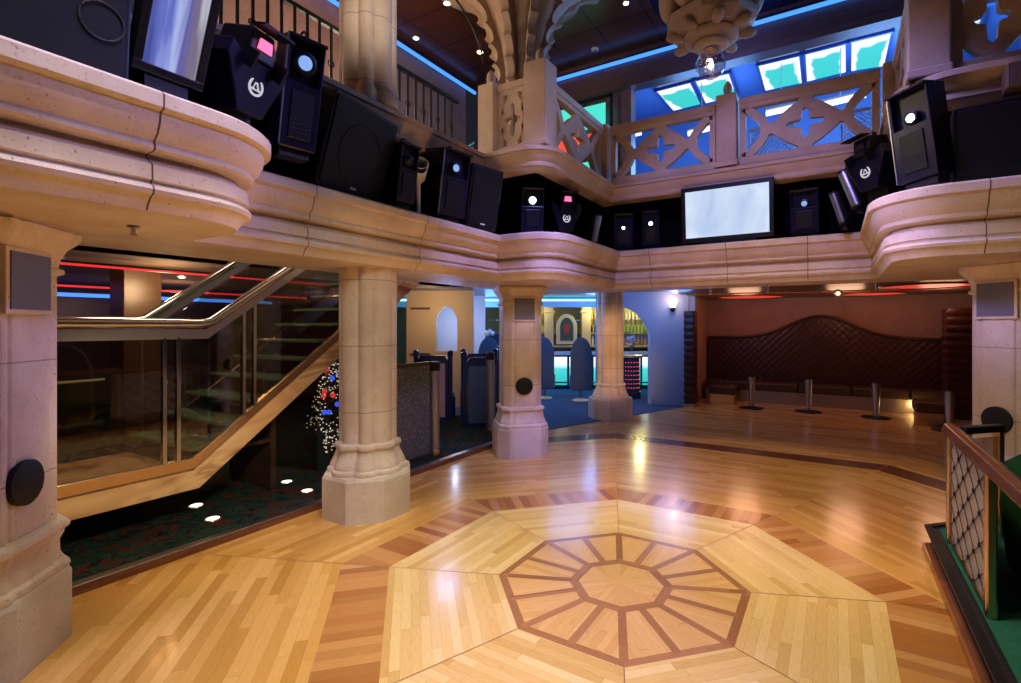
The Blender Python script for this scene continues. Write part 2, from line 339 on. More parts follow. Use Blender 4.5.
# soffit under the ledge, gallery ceilings
SOF = offset(LEDGE, -.185)
def poly_face(name, pts, z, m):
    bm = BM(); V = [bm.verts.new((x, y, z)) for x, y in pts]
    for tri in tessellate_polygon([[Vector((x, y, 0)) for x, y in pts]]):
        try: bm.faces.new([V[i] for i in tri])
        except ValueError: pass
    return struct(name, bm, m)
poly_face('ceiling_soffit', SOF[:-2] + [(2.6, 5.34), (2.6, 8.15), (-4.75, 8.15), (-4.75, -4)], 2.49, M_stone)
bm = BM(); quad(bm, (-4.75, -4, 2.49), (-4.75, 8.15, 2.49), (-4.75, 8.15, 3.05), (-4.75, -4, 3.05)); quad(bm, (-4.75, 8.15, 2.49), (6, 8.15, 2.49), (6, 8.15, 3.05), (-4.75, 8.15, 3.05)); struct('trim_6', bm, M_stone)
def ceil_rects(name, rects, z, m):
    bm = BM()
    for x0, x1, y0, y1 in rects: box(bm, x0, x1, y0, y1, z, z+.08)
    return struct(name, bm, m)
ceil_rects('ceiling', [(-16, -6.95, -4, 8.1), (-6.95, -4.8, -4, 1.2)], 2.72, M_ceil)
ceil_rects('ceiling_bar', [(-17, -3.0, 8.16, 21)], 2.72, mat('dark_blue_ceiling', (.05, .06, .13), .3))
ceil_rects('ceiling_alcove', [(-3.0, 6, 8.16, 15)], 2.62, m_wood('red_brown_ceiling', (.10, .035, .022), (.17, .06, .035), .35, (1, 1, 1)))
# trough behind the ledge
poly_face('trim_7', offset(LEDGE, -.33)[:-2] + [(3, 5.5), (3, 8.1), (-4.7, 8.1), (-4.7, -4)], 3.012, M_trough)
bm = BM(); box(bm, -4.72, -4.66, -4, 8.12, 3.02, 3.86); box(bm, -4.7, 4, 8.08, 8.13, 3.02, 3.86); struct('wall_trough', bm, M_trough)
# upper slab
SPROF = [(-.3, 4.11), (-.02, 4.11), (0, 4.095), (0, 4.05), (-.03, 4.04), (-.05, 3.98), (-.09, 3.93), (-.09, 3.88), (-.11, 3.86), (-.35, 3.86)]
bm = BM(); sweep(bm, SLAB, SPROF); struct('trim_8', bm, M_bal, smooth=28)
poly_face('floor_balcony', offset(SLAB, -.29)[:-2] + [(5, 5.8), (5, 15), (-7, 15), (-7, 8.6), (-4.75, 8.6), (-4.75, -4)], 4.108, m_fuzz('dark_balcony_carpet', (.02, .02, .04), (.04, .04, .07)))
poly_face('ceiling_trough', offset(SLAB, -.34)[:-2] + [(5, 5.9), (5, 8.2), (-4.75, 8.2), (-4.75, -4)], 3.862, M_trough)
# ------------------------------------------------------------------ columns
def lobed(t):
    best = 0
    for k in range(8):
        a = k*PI/4; d, r = (.163, .122) if k % 2 == 0 else (.205, .080)
        c = math.cos(t-a)*d; q = r*r - (d*math.sin(t-a))**2
        if q > 0: best = max(best, c+math.sqrt(q))
    return best/.285
def chsq(a, c, rot):
    def S(t):
        t -= rot; best = 9
        for k in range(8):
            n = math.cos(t-k*PI/4); d = a if k % 2 == 0 else (2*a-c)/math.sqrt(2)
            if n > 1e-3: best = min(best, d/n)
        return best
    return S
octS = lambda a: chsq(a, a*(2-math.sqrt(2))/1, 0) 
def column(label, x, y, kind, rot=0, cap=True, gear=None, z0=0, top=2.49, fat=1.0, side=0):
    t = thing('stone_column', label, 'column', (x, y, z0))
    if kind == 'lobed': S, r, P, pa = lobed, .285, chsq(.42, .246, 0), 1
    else:
        q0 = chsq(.285, .10, rot)
        def S(a):
            v = q0(a)/.285
            for k in range(8):
                d = (a-rot-R(45)*(k//2)*2+(R(27) if k % 2 else -R(27))+PI) % (2*PI)-PI; v *= 1-.055*math.exp(-(d/.035)**2)
            return v
        r, P, pa = .285*fat, chsq(.385, .15, rot), 1
    H = top-z0; q1 = .40 if kind == 'lobed' else .372
    b = BM(); rings(b, [(1, 0), (1, .40), (.965, .43), (.6, .43)], P, 96); obj('plinth', b, M_pl, t, smooth=25)
    b = BM(); rings(b, [(q1-.006, .425), (q1, .445), (q1-.006, .47), (q1-.028, .485), (q1-.028, .50), (q1-.04, .53), ((q1-.04+r*1.09)/2-.01, .60), (r*1.09, .645), (r*1.09, .66), (r*1.15, .675), (r*1.16, .695), (r*1.13, .715), (r*1.01, .73), (r*.9, .73)], S, 128); obj('base_moulding', b, M_col, t, smooth=40)
    zt = H-.29 if cap else H
    b = BM(); rings(b, [(r, .71), (r, zt+.005)], S, 160); obj('shaft', b, M_col, t, smooth=24)
    if cap:
        b = BM(); rings(b, [(r*1.0, zt), (r*1.09, zt+.015), (r*1.09, zt+.04), (r*1.02, zt+.05), (r*1.04, zt+.10), (r*1.12, zt+.16), (r*1.27, zt+.21), (r*1.30, zt+.235), (r*1.30, zt+.262), (r*1.20, zt+.268), (r*1.24, H-.001)], S, 128); obj('capital', b, M_stone, t, smooth=40)
    if gear is not None:
        M = Matrix.Rotation(gear, 4, 'Z') @ Matrix.Translation((0, side, 0)); f = r*(1.0 if kind != 'lobed' else .94)
        b = BM(); box(b, f-.02, f+.035, -.175, .175, 1.965, 2.325, M); pn = obj('speaker_surround', b, M_col, t, bevel=.006)
        b = BM(); box(b, f+.03, f+.042, -.15, .15, 1.99, 2.30, M); obj('speaker_grille', b, M_grey, pn, label='grey perforated square loudspeaker grille')
        b = BM(); rings(b, [(.125, 0), (.125, .03), (.10, .042), (.02, .045)], None, 40, M @ Matrix.Translation((f-.005, 0, 1.03)) @ Matrix.Rotation(PI/2, 4, 'Y')); obj('round_speaker', b, M_grille, t, smooth=40, label='round black loudspeaker grille')
    return t
cA = R(45)
column('pale stone column at the near end of the glass stair, on a broad plinth', -4.16, .76, 'sq', R(45), True, R(45), 0, 2.49, 1.12, -.07)
column('clustered stone column standing alone between the staircase and the inlaid dance floor', -4.175, 3.572, 'lobed', 0, False)
column('squat stone column in the inner corner, black round speaker halfway up, bar behind', -4.08, 6.33, 'sq', R(45), True, R(-45))
column('clustered stone column standing farther back at the edge of the blue carpet', -4.01, 9.68, 'lobed', 0, False, None, 0, 2.72)
column('stone column beside the lattice railing, round black speaker at rail height', 1.50, 6.33, 'sq', R(45), True, R(225))
t = thing('stone_column', 'upper clustered stone column rising past the iron railing above the big loudspeaker', 'column', (-4.175, 3.572, 4.11))
b = BM(); rings(b, [(.36, 0), (.36, .10), (.315, .16), (.285, .2)], lobed, 128); obj('base_moulding', b, M_col, t, smooth=40)
b = BM(); rings(b, [(.285, .19), (.285, 3.09)], lobed, 160); obj('shaft', b, M_col, t, smooth=24)
# fan vaulted column above the corner column
t = thing('fan_vault_column', 'upper stone column spreading into a cusped fan vault behind the corner post', 'column', (-4.08, 6.33, 4.11))
ribS = lambda a: .86+.14*abs(math.cos(4*a))
fan = [(.27, 0), (.27, 1.1), (.28, 1.3), (.31, 1.6), (.37, 1.9), (.46, 2.2), (.60, 2.5), (.80, 2.75), (1.1, 2.97), (1.4, 3.09)]
b = BM(); rings(b, fan, ribS, 128); obj('fan_shaft', b, M_car, t, smooth=40)
def fanr(z):
    for (r0, z0), (r1, z1) in zip(fan, fan[1:]):
        if z0 <= z <= z1: return r0+(r1-r0)*(z-z0)/(z1-z0)
    return 1.4
for k in range(8):
    M = Matrix.Rotation(k*PI/4+R(10), 4, 'Z'); b = BM(); rows = []; n = 72
    for i in range(n+1):
        z = 1.35+1.68*i/n; ph = (i/12) % 1; c = .045+.085*math.sin(PI*ph)**.6*(1 if i < n else 0); ri, ro = fanr(z)*.85, fanr(z)+.16-c
        rows.append([b.verts.new(M @ Vector((r_, y_, z))) for r_, y_ in ((ri, -.055), (ro, -.055), (ro, .055), (ri, .055))])
    for a, c in zip(rows, rows[1:]):
        for m_ in range(4): b.faces.new((a[m_], a[(m_+1) % 4], c[(m_+1) % 4], c[m_]))
    b.faces.new(rows[0]); b.faces.new(rows[-1][::-1]); obj('cusped_rib', b, M_car, t)
# ------------------------------------------------------------------ upper balustrade
ZB, ZT = 4.11, 5.03
def newel(label, x, y, s=.27, h=1.04, finial=True):
    t = thing('newel_post', label, 'post', (x, y, ZB)); b = BM(); box(b, -s/2, s/2, -s/2, s/2, 0, h); box(b, -s/2-.015, s/2+.015, -s/2-.015, s/2+.015, 0, .08)
    obj('post', b, M_bal, t, bevel=.012)
    if finial:
        b = BM(); rings(b, [(.03, h-.002), (.05, h+.012), (.035, h+.03), (.05, h+.06), (.062, h+.11), (.05, h+.165), (.025, h+.205), (.006, h+.225)], None, 20); obj('finial', b, M_bal, t, smooth=60)
    return t
def stroke(bm, pts, w_, y0, y1):                          # thick flat line in the x-z plane
    pts = [Vector(p) for p in pts]; L = []; Rr = []
    for i, p in enumerate(pts):
        d = (pts[min(i+1, len(pts)-1)]-pts[max(i-1, 0)]).normalized(); n = Vector((-d.y, d.x))*w_/2; L.append(p+n); Rr.append(p-n)
    prism_strip = [(L[i], L[i+1], Rr[i+1], Rr[i]) for i in range(len(pts)-1)]
    for q in prism_strip: prism(bm, [tuple(v) for v in q], y0, y1, 'y')
def panel(label, a, b_, wide=True):
    a, b_ = Vector(a), Vector(b_); L = (b_-a).length; ang = math.atan2(b_.y-a.y, b_.x-a.x)
    t = thing('balustrade_panel', label, 'balustrade', (a.x, a.y, ZB), ang, 'pierced gothic balustrade panels')
    H = ZT-ZB
    b = BM(); box(b, 0, L, -.075, .075, H-.09, H); box(b, 0, L, -.055, .055, H-.15, H-.08); obj('top_rail', b, M_bal, t, bevel=.012)
    b = BM(); box(b, 0, L, -.06, .06, 0, .11); obj('bottom_rail', b, M_bal, t, bevel=.01)
    z0, z1 = .10, H-.14; zc = (z0+z1)/2; hh = (z1-z0)/2; cx = L/2; y0, y1 = -.04, .04
    b = BM(); box(b, 0, .08, y0, y1, z0, z1); box(b, L-.08, L, y0, y1, z0, z1)
    wd = L*.29 if wide else L/2-.05
    # centre plate with a pierced cross: eight strips round the cross leave it open
    arm, wq = (.175, .048) if wide else (.19, .042); ax = .20 if wide else .10
    dia = lambda k: [(cx, zc+hh*k), (cx-wd*k, zc), (cx, zc-hh*k), (cx+wd*k, zc)]
    dv = [Vector(p) for p in dia(1)]
    for sx in (-1, 1):
        for sz in (-1, 1):
            cr = [(cx+sx*0, zc+sz*(arm+.03)), (cx+sx*wq*.75, zc+sz*arm), (cx+sx*wq, zc+sz*wq*1.4), (cx+sx*wq*1.4, zc+sz*wq), (cx+sx*ax, zc+sz*wq*.75), (cx+sx*(ax+.03), zc)]
            e0, e1 = Vector((cx, zc+sz*hh)), Vector((cx+sx*wd, zc)); n_ = 6
            out = []
            for i in range(n_):
                s = i/(n_-1); p = e0.lerp(e1, s); bow = (-.025 if wide else -.075)*math.sin(PI*s); c0 = (Vector((cx, zc))-p).normalized(); out.append(tuple(p+c0*bow))
            for i in range(5): prism(b, [cr[i], cr[i+1], out[i+1], out[i]], y0, y1, 'y')
    if wide:
        for sx in (-1, 1):
            xo = 0.06 if sx < 0 else L-.06; xi = cx+sx*wd
            pts = []
            for i in range(15):
                s = -1+2*i/14; pts.append((xi + (xo-xi)*(abs(s)**1.7), zc+s*hh))
            stroke(b, pts, .105, y0, y1)
            prism(b, [(xi-.07, zc-.07), (xi+.07, zc-.07), (xi+.07, zc+.07), (xi-.07, zc+.07)], y0-.002, y1+.002, 'y')
    else:
        for sx in (-1, 1): prism(b, [(cx+sx*(wd-.05), zc-.09), (cx+sx*(L/2-.02), zc-.09), (cx+sx*(L/2-.02), zc+.09), (cx+sx*(wd-.05), zc+.09)], y0-.002, y1+.002, 'y')
    for sz in (-1, 1): prism(b, [(cx-.08, zc+sz*(hh-.06)), (cx+.08, zc+sz*(hh-.06)), (cx+.08, zc+sz*(hh+.02)), (cx-.08, zc+sz*(hh+.02))], y0-.002, y1+.002, 'y')
    obj('tracery', b, M_bal, t); return t
newel('short newel post with acorn finial where the iron railing meets the stone balustrade', -3.93, 5.39, .25, .96)
newel('tall corner newel post with acorn finial above the bright blue spotlight', -3.17, 5.39, .31, 1.05)
newel('plain newel post in the inner corner of the stone balustrade', -3.17, 7.36, .24, .95, False)
newel('newel post with dark finial midway along the far balustrade', -1.29, 7.38, .27, 1.0)
newel('newel post at the right end of the far balustrade', .62, 7.38, .24, .95, False)
newel('thick tall stone post above the right-hand ledge spotlights', .72, 5.70, .30, 3.05, False)
panel('narrow pierced panel with one cross opening between the short and the tall newel', (-3.785, 5.39), (-3.345, 5.39), False)
panel('pierced balustrade panel receding from the tall corner newel, coloured lights behind', (-3.17, 5.565), (-3.17, 7.215))
panel('pierced balustrade panel above the three small scanners, left of the middle newel', (-3.03, 7.38), (-1.45, 7.38))
panel('pierced balustrade panel above the wide screen, right of the middle newel', (-1.13, 7.38), (.475, 7.38))
panel('pierced balustrade panel seen nearly edge on behind the thick right post', (.66, 7.235), (.66, 5.87))
panel('pierced balustrade panel cut by the upper right corner, right of the thick post', (.89, 5.70), (1.445, 5.70), False)
newel('stone newel post at the upper right edge beyond the cut balustrade panel', 1.60, 5.70, .27, 1.04)
# iron railing
t = thing('iron_railing', 'black wrought iron balcony railing with slim balusters beside the stone post', 'railing', (0, 0, 0))
b = BM(); bar(b, (-4.5, -1, 5.0), (-4.5, 5.4, 5.0), .05, .04); obj('top_rail', b, M_iron, t)
b = BM(); bar(b, (-4.5, -1, 4.22), (-4.5, 5.4, 4.22), .04, .03); obj('bottom_rail', b, M_iron, t)
y = .4
while y < 5.35:
    b = BM(); tube(b, [(-4.5, y, 4.11), (-4.5, y, 5.0)], .016, 6)
    if int(y*100) % 3 == 0: torus(b, (-4.5, y, 4.62), .035, .008, 'x', 14, 5)
    obj('baluster', b, M_iron, t); y += .135
for yy in (1.9, 4.05):
    t = thing('iron_lamp_post', 'tall black iron post with collars '+('left of' if yy < 3 else 'right of')+' the upper clustered column', 'post', (-4.42, yy, 4.11))
    b = BM(); tube(b, [(0, 0, 0), (0, 0, 3.0)], .028, 10); obj('pole', b, M_iron, t, smooth=40)
    for z in (.45, .95, 1.5, 2.1):
        b = BM(); rings(b, [(.03, z-.03), (.055, z), (.03, z+.03)], None, 14); obj('collar', b, M_iron, t)
    if yy > 3:
        b = BM(); torus(b, (0, .95, 1.3), .95, .014, 'x', 20, 6, None, R(180), R(20)); obj('scroll', b, M_iron, t)
# ------------------------------------------------------------------ pendant boss and globe
px, py = -1.36, 6.6
t = thing('pendant_boss', 'carved stone pendant boss hanging from the ceiling over the void', 'ceiling ornament', (px, py, 5.42))
oc = lambda a: 1/math.cos(((a+PI/8) % (PI/4))-PI/8)
b = BM(); rings(b, [(.12, .01), (.19, .02), (.22, .05), (.21, .08), (.29, .10), (.33, .13), (.34, .16), (.31, .18), (.36, .19)], None, 48); obj('moulded_rings', b, M_car, t, smooth=40)
b = BM(); rings(b, [(.34, .18), (.42, .19), (.55, .27), (.57, .31), (.57, .37), (.50, .40), (.44, .46)], oc, 8); obj('octagonal_drum', b, M_car, t, bevel=.012)
b = BM(); rings(b, [(.40, .44), (.42, .6), (.50, .85), (.68, 1.2), (1.0, 1.55), (1.4, 1.78)], lambda a: .86+.14*abs(math.cos(4*a)), 128); obj('fan', b, M_car, t, smooth=50)
for k in range(8):
    a = k*PI/4+PI/8; M = Matrix.Rotation(a, 4, 'Z')
    b = BM(); ball(b, (.43, 0, .19), .10, 14, 8, (1.3, .75, .7), M); obj('carved_knob', b, M_car, t, smooth=60)
    b = BM(); ball(b, (.50, 0, .66), .20, 16, 10, (.75, .95, 1.4), M); 
    obj('carved_leaf', b, M_car, t, smooth=60)
t = thing('globe_lamp', 'round faceted glass globe lamp hanging under the carved stone boss', 'lamp', (px, py, 5.235))
b = BM(); ball(b, (0, 0, 0), .185, 20, 12); obj('globe', b, glassy('globe_glass', (.75, .7, .78), .22, rough=.08), t)
b = BM(); ball(b, (0, 0, -.02), .035, 12, 8); obj('bulb', b, M_bulb, t, smooth=60)
b = BM(); rings(b, [(.07, .15), (.10, .17), (.10, .172)], None, 20); obj('cap', b, M_brass, t)
# ------------------------------------------------------------------ stage equipment on the ledge
ZL = 3.06
def TM(tilt): return Matrix.Rotation(tilt, 4, 'Y')
def speaker(label, x, y, rz, w_, h, d, tilt=R(12), z=ZL, ring=True, badge=True, rp=None):
    t = thing('loudspeaker', label, 'loudspeaker', (x, y, z), rz); M = Matrix.Translation((0, 0, .02)) @ TM(tilt)
    b = BM(); box(b, -d, 0, -w_/2, w_/2, 0, h, M); obj('cabinet', b, M_black, t, bevel=.012)
    b = BM(); box(b, -.005, .014, -w_/2+.03, w_/2-.03, .03, h-.03, M); obj('grille', b, M_grille, t, bevel=.006)
    if ring:
        b = BM(); torus(b, (.016, rp[0] if rp else 0, rp[1] if rp else h*.46), rp[2] if rp else min(w_, h)*.33, .006, 'x', 40, 6, M); obj('woofer_ring', b, M_rub, t)
    if badge:
        b = BM(); box(b, .014, .02, -.035, .035, .05, .068, M); obj('badge', b, M_white, t, label='small pale maker badge')
    b = BM(); box(b, -d*.8, -.03, -w_*.35, w_*.35, -.02, .02); obj('foot', b, M_rub, t)
    return t
def emblem(M, parent, r=.06):
    b = BM(); torus(b, (0, 0, 0), r, .006, 'x', 28, 5, M, R(125), R(415)); torus(b, (0, 0, 0), r*.86, .004, 'x', 28, 5, M, R(140), R(400))
    tube(b, [M @ Vector((0, -r*.42, -r*.25)), M @ Vector((0, -r*.1, r*.55)), M @ Vector((0, r*.1, r*.55)), M @ Vector((0, r*.42, -r*.25))], .006, 5)
    for k in range(7):
        y0 = -r*.75+k*r*.25; bar(b, M @ Vector((0, y0, -r*.15-(k % 2)*.006)), M @ Vector((0, y0+r*.06, -r*.42)), .008, .006)
    tube(b, [M @ Vector((0, -r*.8, -r*.30)), M @ Vector((0, r*.8, -r*.30))], .004, 5)
    obj('emblem', b, emis('emblem_white', (.75, .72, .85), .75), parent, label='white ring emblem')
def emblem_scanner(label, x, y, rz, s=1.0, tilt=R(10), z=ZL, lens=M_lensp, roll=0):
    t = thing('scanner_light', label, 'stage light', (x, y, z), rz); M = TM(tilt) @ Matrix.Rotation(roll, 4, 'X') @ Matrix.Scale(s, 4)
    w1, w2 = .15, .24
    b = BM(); prism(b, [(-w1*.7, .10), (w1*.7, .10), (w1, .22), (w2, .42), (w2*.92, .52), (w1*.8, .46), (-w1*.8, .46), (-w2*.92, .52), (-w2, .42), (-w1, .22)], -.45, 0, 'x', M); obj('body', b, M_navy, t, bevel=.01)
    b = BM(); box(b, -.30, .02, -.11, .11, .46, .66, M, (.8, .85)); hd = obj('head', b, M_black, t, bevel=.012)
    b = BM(); prism(b, [(-.055, .53), (.055, .53), (.045, .60), (-.045, .60)], .015, .03, 'x', M); obj('lens', b, lens, hd, label='glowing lens')
    b = BM(); bar(b, (-.02, -.12, .47), (.10, -.12, .42), .01, .12, M); bar(b, (-.02, .12, .47), (.10, .12, .42), .01, .12, M); box(b, .0, .13, -.125, .125, .655, .668, M); obj('mirror_cowl', b, M_black, t)
    emblem(M @ Matrix.Translation((.006, 0, .29)), t, .055)
    b = BM(); box(b, -.30, -.10, -.12, .12, 0, .12); obj('bracket', b, M_iron, t)
    return t
def box_scanner(label, x, y, rz, w_=.32, h=.7, d=.35, tilt=R(12), z=ZL, lens=M_lensd, trim=True, lz=.72, ls=.035, roll=0):
    t = thing('scanner_light', label, 'stage light', (x, y, z), rz); M = TM(tilt) @ Matrix.Rotation(roll, 4, 'X')
    b = BM(); box(b, -d, 0, -w_/2, w_/2, .05, h*.62, M); box(b, -d, -.06, -w_/2, w_/2, h*.6, h, M); box(b, -.07, 0, -w_/2, -w_/2+.025, h*.6, h, M); box(b, -.07, 0, w_/2-.025, w_/2, h*.6, h, M); box(b, -.07, .03, -w_/2, w_/2, h-.025, h, M); obj('body', b, M_navy, t, bevel=.008)
    b = BM(); rings(b, [(ls*1.7, 0), (ls*1.7, .05), (ls*1.25, .055), (ls*1.25, .02)], None, 24, M @ Matrix.Translation((-.06, 0, h*lz)) @ Matrix.Rotation(PI/2, 4, 'Y')); hs = obj('lens_housing', b, M_black, t, smooth=40)
    b = BM(); ball(b, (-.012, 0, h*lz), ls, 16, 10, (.5, 1, 1), M); obj('lens', b, lens, hs, smooth=60, label='glowing round lens')
    b = BM(); box(b, .0, .012, -w_*.30, w_*.30, .12, h*.55, M); obj('front_cover', b, M_black, t, bevel=.006)
    b = BM()
    for k in range(4): box(b, .011, .016, -w_*.2, w_*.2, .16+k*.03, .168+k*.03, M)
    obj('vent_slot', b, M_rub, t)
    if trim:
        b = BM(); box(b, -.01, .008, -w_/2-.006, -w_/2+.004, .06, h, M); obj('edge_trim', b, M_steel, t)
    b = BM(); torus(b, (-d*.5, 0, h), .06, .008, 'y', 12, 6, M, 0, PI); obj('handle', b, M_iron, t)
    b = BM(); box(b, -d*.8, -.04, -w_*.4, w_*.4, 0, .09); obj('bracket', b, M_iron, t)
    return t
def cyl_lamp(label, x, y, rz, L=.36, r=.055, lean=R(12), z=ZL+.05, grp=None):
    t = thing('cylinder_lamp', label, 'stage light', (x, y, z), rz); M = TM(R(8)) @ Matrix.Rotation(lean, 4, 'X')
    b = BM(); rings(b, [(r, .02), (r, L)], None, 28, M); obj('metal_tube', b, M_steel, t, smooth=40)
    for z0 in (0, L-.005):
        b = BM(); rings(b, [(r*1.08, z0), (r*1.08, z0+.025)], None, 24, M); obj('end_cap', b, M_black, t)
    b = BM(); box(b, -r*1.9, -r*.6, -r*1.15, r*1.15, 0, L+.02, M); obj('backing', b, M_black, t)
    b = BM(); box(b, -r*1.6, 0, -.03, .03, -.06, .02); obj('foot', b, M_iron, t)
def m_screen(name, a, c, s, streak=(1, 6, 1)):
    m = mat(name, (.01, .01, .012), .12); q = N(m); f = q.noise(q.mapping(q.coord(), streak), 1.3, 3, .5, .8); q.l(q.ramp(f, [(.3, a), (.7, c)]), q.b.inputs['Emission Color']); q.b.inputs['Emission Strength'].default_value = s; return m
m_streak = mat('reflection_streak_screen', (.01, .01, .012), .12); q = N(m_streak); y_ = q.sep(q.coord())[1]; f_ = q.noise(q.mapping(q.coord(), (.6, 9, .8)), 1.6, 3, .5, .6)
q.l(q.ramp(q.math('ADD', q.math('MULTIPLY_ADD', y_, 2.4, .42), q.math('MULTIPLY', q.math('SUBTRACT', f_, .5), .45)), [(.05, (.03, .04, .22)), (.30, (.14, .18, .60)), (.42, (.45, .52, .90)), (.52, (.12, .12, .42)), (.68, (.22, .17, .24)), (.80, (.75, .82, .95)), (.92, (.10, .10, .35))]), q.b.inputs['Emission Color']); q.b.inputs['Emission Strength'].default_value = .9  # reflected streaks on the screen face painted as emission
def monitor(label, x, y, rz, w_, h, tilt, z, m, frame=.05, dep=.09):
    t = thing('monitor', label, 'screen', (x, y, z), rz); M = TM(tilt)
    b = BM(); box(b, -dep, 0, -w_/2, w_/2, 0, frame, M); box(b, -dep, 0, -w_/2, w_/2, h-frame, h, M); box(b, -dep, 0, -w_/2, -w_/2+frame, frame, h-frame, M); box(b, -dep, 0, w_/2-frame, w_/2, frame, h-frame, M); box(b, -dep, -dep*.6, -w_/2, w_/2, frame, h-frame, M); obj('frame', b, M_black, t, bevel=.006)
    b = BM(); box(b, -dep*.5, -.012, -w_/2+frame, w_/2-frame, frame, h-frame, M); obj('screen', b, m, t, label='pale blue screen')
    b = BM(); box(b, -dep*1.2, -.02, -w_*.3, w_*.3, ZL-z-.002, .03); obj('stand', b, M_iron, t)
E0, E90, E180, E45 = 0, R(-90), R(180), R(-45)
speaker('very large dark loudspeaker cut off by the upper left corner of the ledge', -3.00, .20, E0, .62, 1.0, .45, R(6), ZL, True, False)
speaker('black loudspeaker with a thin ring on its front, left of the tilted tall screen', -3.04, .86, E0, .50, .62, .45, R(6), ZL, True, False, (.13, .27, .085))
b = BM(); box(b, -.1, .1, -.07, .07, 0, .09); t = thing('ballast_box', 'small silver ballast box standing on the ringed loudspeaker', 'box', (-3.19, .90, ZL+.675)); obj('case', b, M_steel, t, bevel=.006); b = BM(); box(b, .1, .108, -.04, .0, .03, .06); obj('switch', b, M_neonb, t)
monitor('tall tilted screen with glossy blue white face above the curved ledge', -3.10, 1.31, E0, .34, .80, R(24), ZL+.17, m_streak, .045)
emblem_scanner('emblem scanner with silver cowl and pink lens next to the tall tilted screen', -3.30, 1.84, R(14), .95, R(14), ZL+.12)
box_scanner('leaning scanner with curved mirror head between the emblem scanner and large loudspeaker', -3.44, 2.28, R(-10), .27, .82, .20, R(14), ZL+.10, M_lensd, True, .80, .05)
speaker('big square black loudspeaker with woofer ring at the middle of the left ledge', -3.82, 3.06, R(10), .84, .79, .46, R(17), ZL+.02)
box_scanner('small dark scanner with hook just right of the big square loudspeaker', -3.70, 3.62, R(-8), .22, .62, .3, R(10), ZL+.02, M_lensx, False, .75, .03)
t = thing('security_camera', 'white cylindrical camera between two dark scanners on the left ledge', 'camera', (-3.78, 3.90, ZL), R(-40)); t.scale = (1.3, 1.3, 1.15)
b = BM(); rings(b, [(.06, -.14), (.065, -.12), (.065, .12), (.055, .13), (.05, .10)], None, 24, Matrix.Translation((0, 0, .42)) @ Matrix.Rotation(R(78), 4, 'Y')); obj('housing', b, M_white, t, smooth=40)
b = BM(); disc(b, (.125, 0, .40), .045, 'x', .02); obj('lens', b, M_lensx, t)
b = BM(); tube(b, [(-.05, 0, 0), (-.05, 0, .40)], .018, 8); obj('stand', b, M_white, t)
box_scanner('tall dark scanner with silver edge and vents left of the slanted cabinet', -3.70, 4.32, R(-10), .38, .76, .35, R(10), ZL+.02, M_lensd, True, .76, .04)
speaker('slanted black cabinet beside the bright blue spotlight on the left ledge', -3.74, 4.92, R(-12), .50, .74, .36, R(12), ZL+.01, False)
box_scanner('spotlight shining bright blue white on the curved ledge over the corner column', -3.42, 5.60, R(-50), .30, .62, .34, R(8), ZL+.02, M_lensb, False, .74, .045)
emblem_scanner('emblem scanner with pink lens right of the bright blue spotlight', -3.12, 5.98, R(-38), .92, R(6), ZL+.02)
cyl_lamp('brushed metal tube lamp between the corner emblem scanner and the small scanners', -3.05, 6.70, R(-40), .40, .06, R(-8))
box_scanner('small scanner with blue lens, left one of two beside the wide screen', -2.86, 7.44, R(-70), .30, .58, .3, R(8), ZL+.02, M_lensb, False, .60, .03)
box_scanner('small scanner with blue lens, directly left of the wide screen', -2.42, 7.46, R(-80), .26, .58, .3, R(8), ZL+.02, M_lensb, False, .66, .028)
monitor('wide pale blue flat screen standing on the far ledge', -1.31, 7.36, E90, 1.23, .78, R(5), ZL+.05, m_screen('pale_blue_screen', (.42, .55, .82), (.72, .82, .98), 1.0, (1, 1.5, 1)), .06)
box_scanner('dark scanner with hooked clamp directly right of the wide screen', -.34, 7.48, R(-95), .34, .62, .32, R(8), ZL+.02, M_lensd, False, .70, .035)
cyl_lamp('brushed metal tube lamp low on the far ledge, nearer the wide screen', .10, 7.12, R(-120), .40, .05, R(14), ZL+.08)
cyl_lamp('large brushed metal tube lamp leaning against the right emblem scanner', .24, 6.88, R(-130), .46, .065, R(18), ZL+.22)
emblem_scanner('emblem scanner with hooded dark lens on the right-hand ledge', .33, 6.40, R(-135), 1.0, R(8), ZL+.20, M_lensx, R(4))
box_scanner('tall tilted scanner with white lens at the bend of the right-hand ledge', .62, 5.36, R(-132), .34, .84, .22, R(6), ZL+.05, M_lensb, True, .70, .035, R(3))
speaker('large black loudspeaker in shadow on the right-hand ledge', 1.22, 5.42, R(-95), .72, .62, .30, R(10), ZL+.02, False, False)
speaker('black loudspeaker tilted at the right edge above the ledge', 1.82, 5.30, R(-110), .36, .72, .3, R(18), ZL+.20, True, False)
t = thing('ballast_box', 'small brown mesh sided box on the right-hand ledge between black loudspeakers', 'box', (1.26, 5.34, ZL+.71), R(-95)); b = BM(); box(b, -.12, .1, -.09, .09, 0, .2); obj('case', b, m_grille('brown_mesh', (.16, .10, .07), (.07, .045, .03), 60), t, bevel=.015)
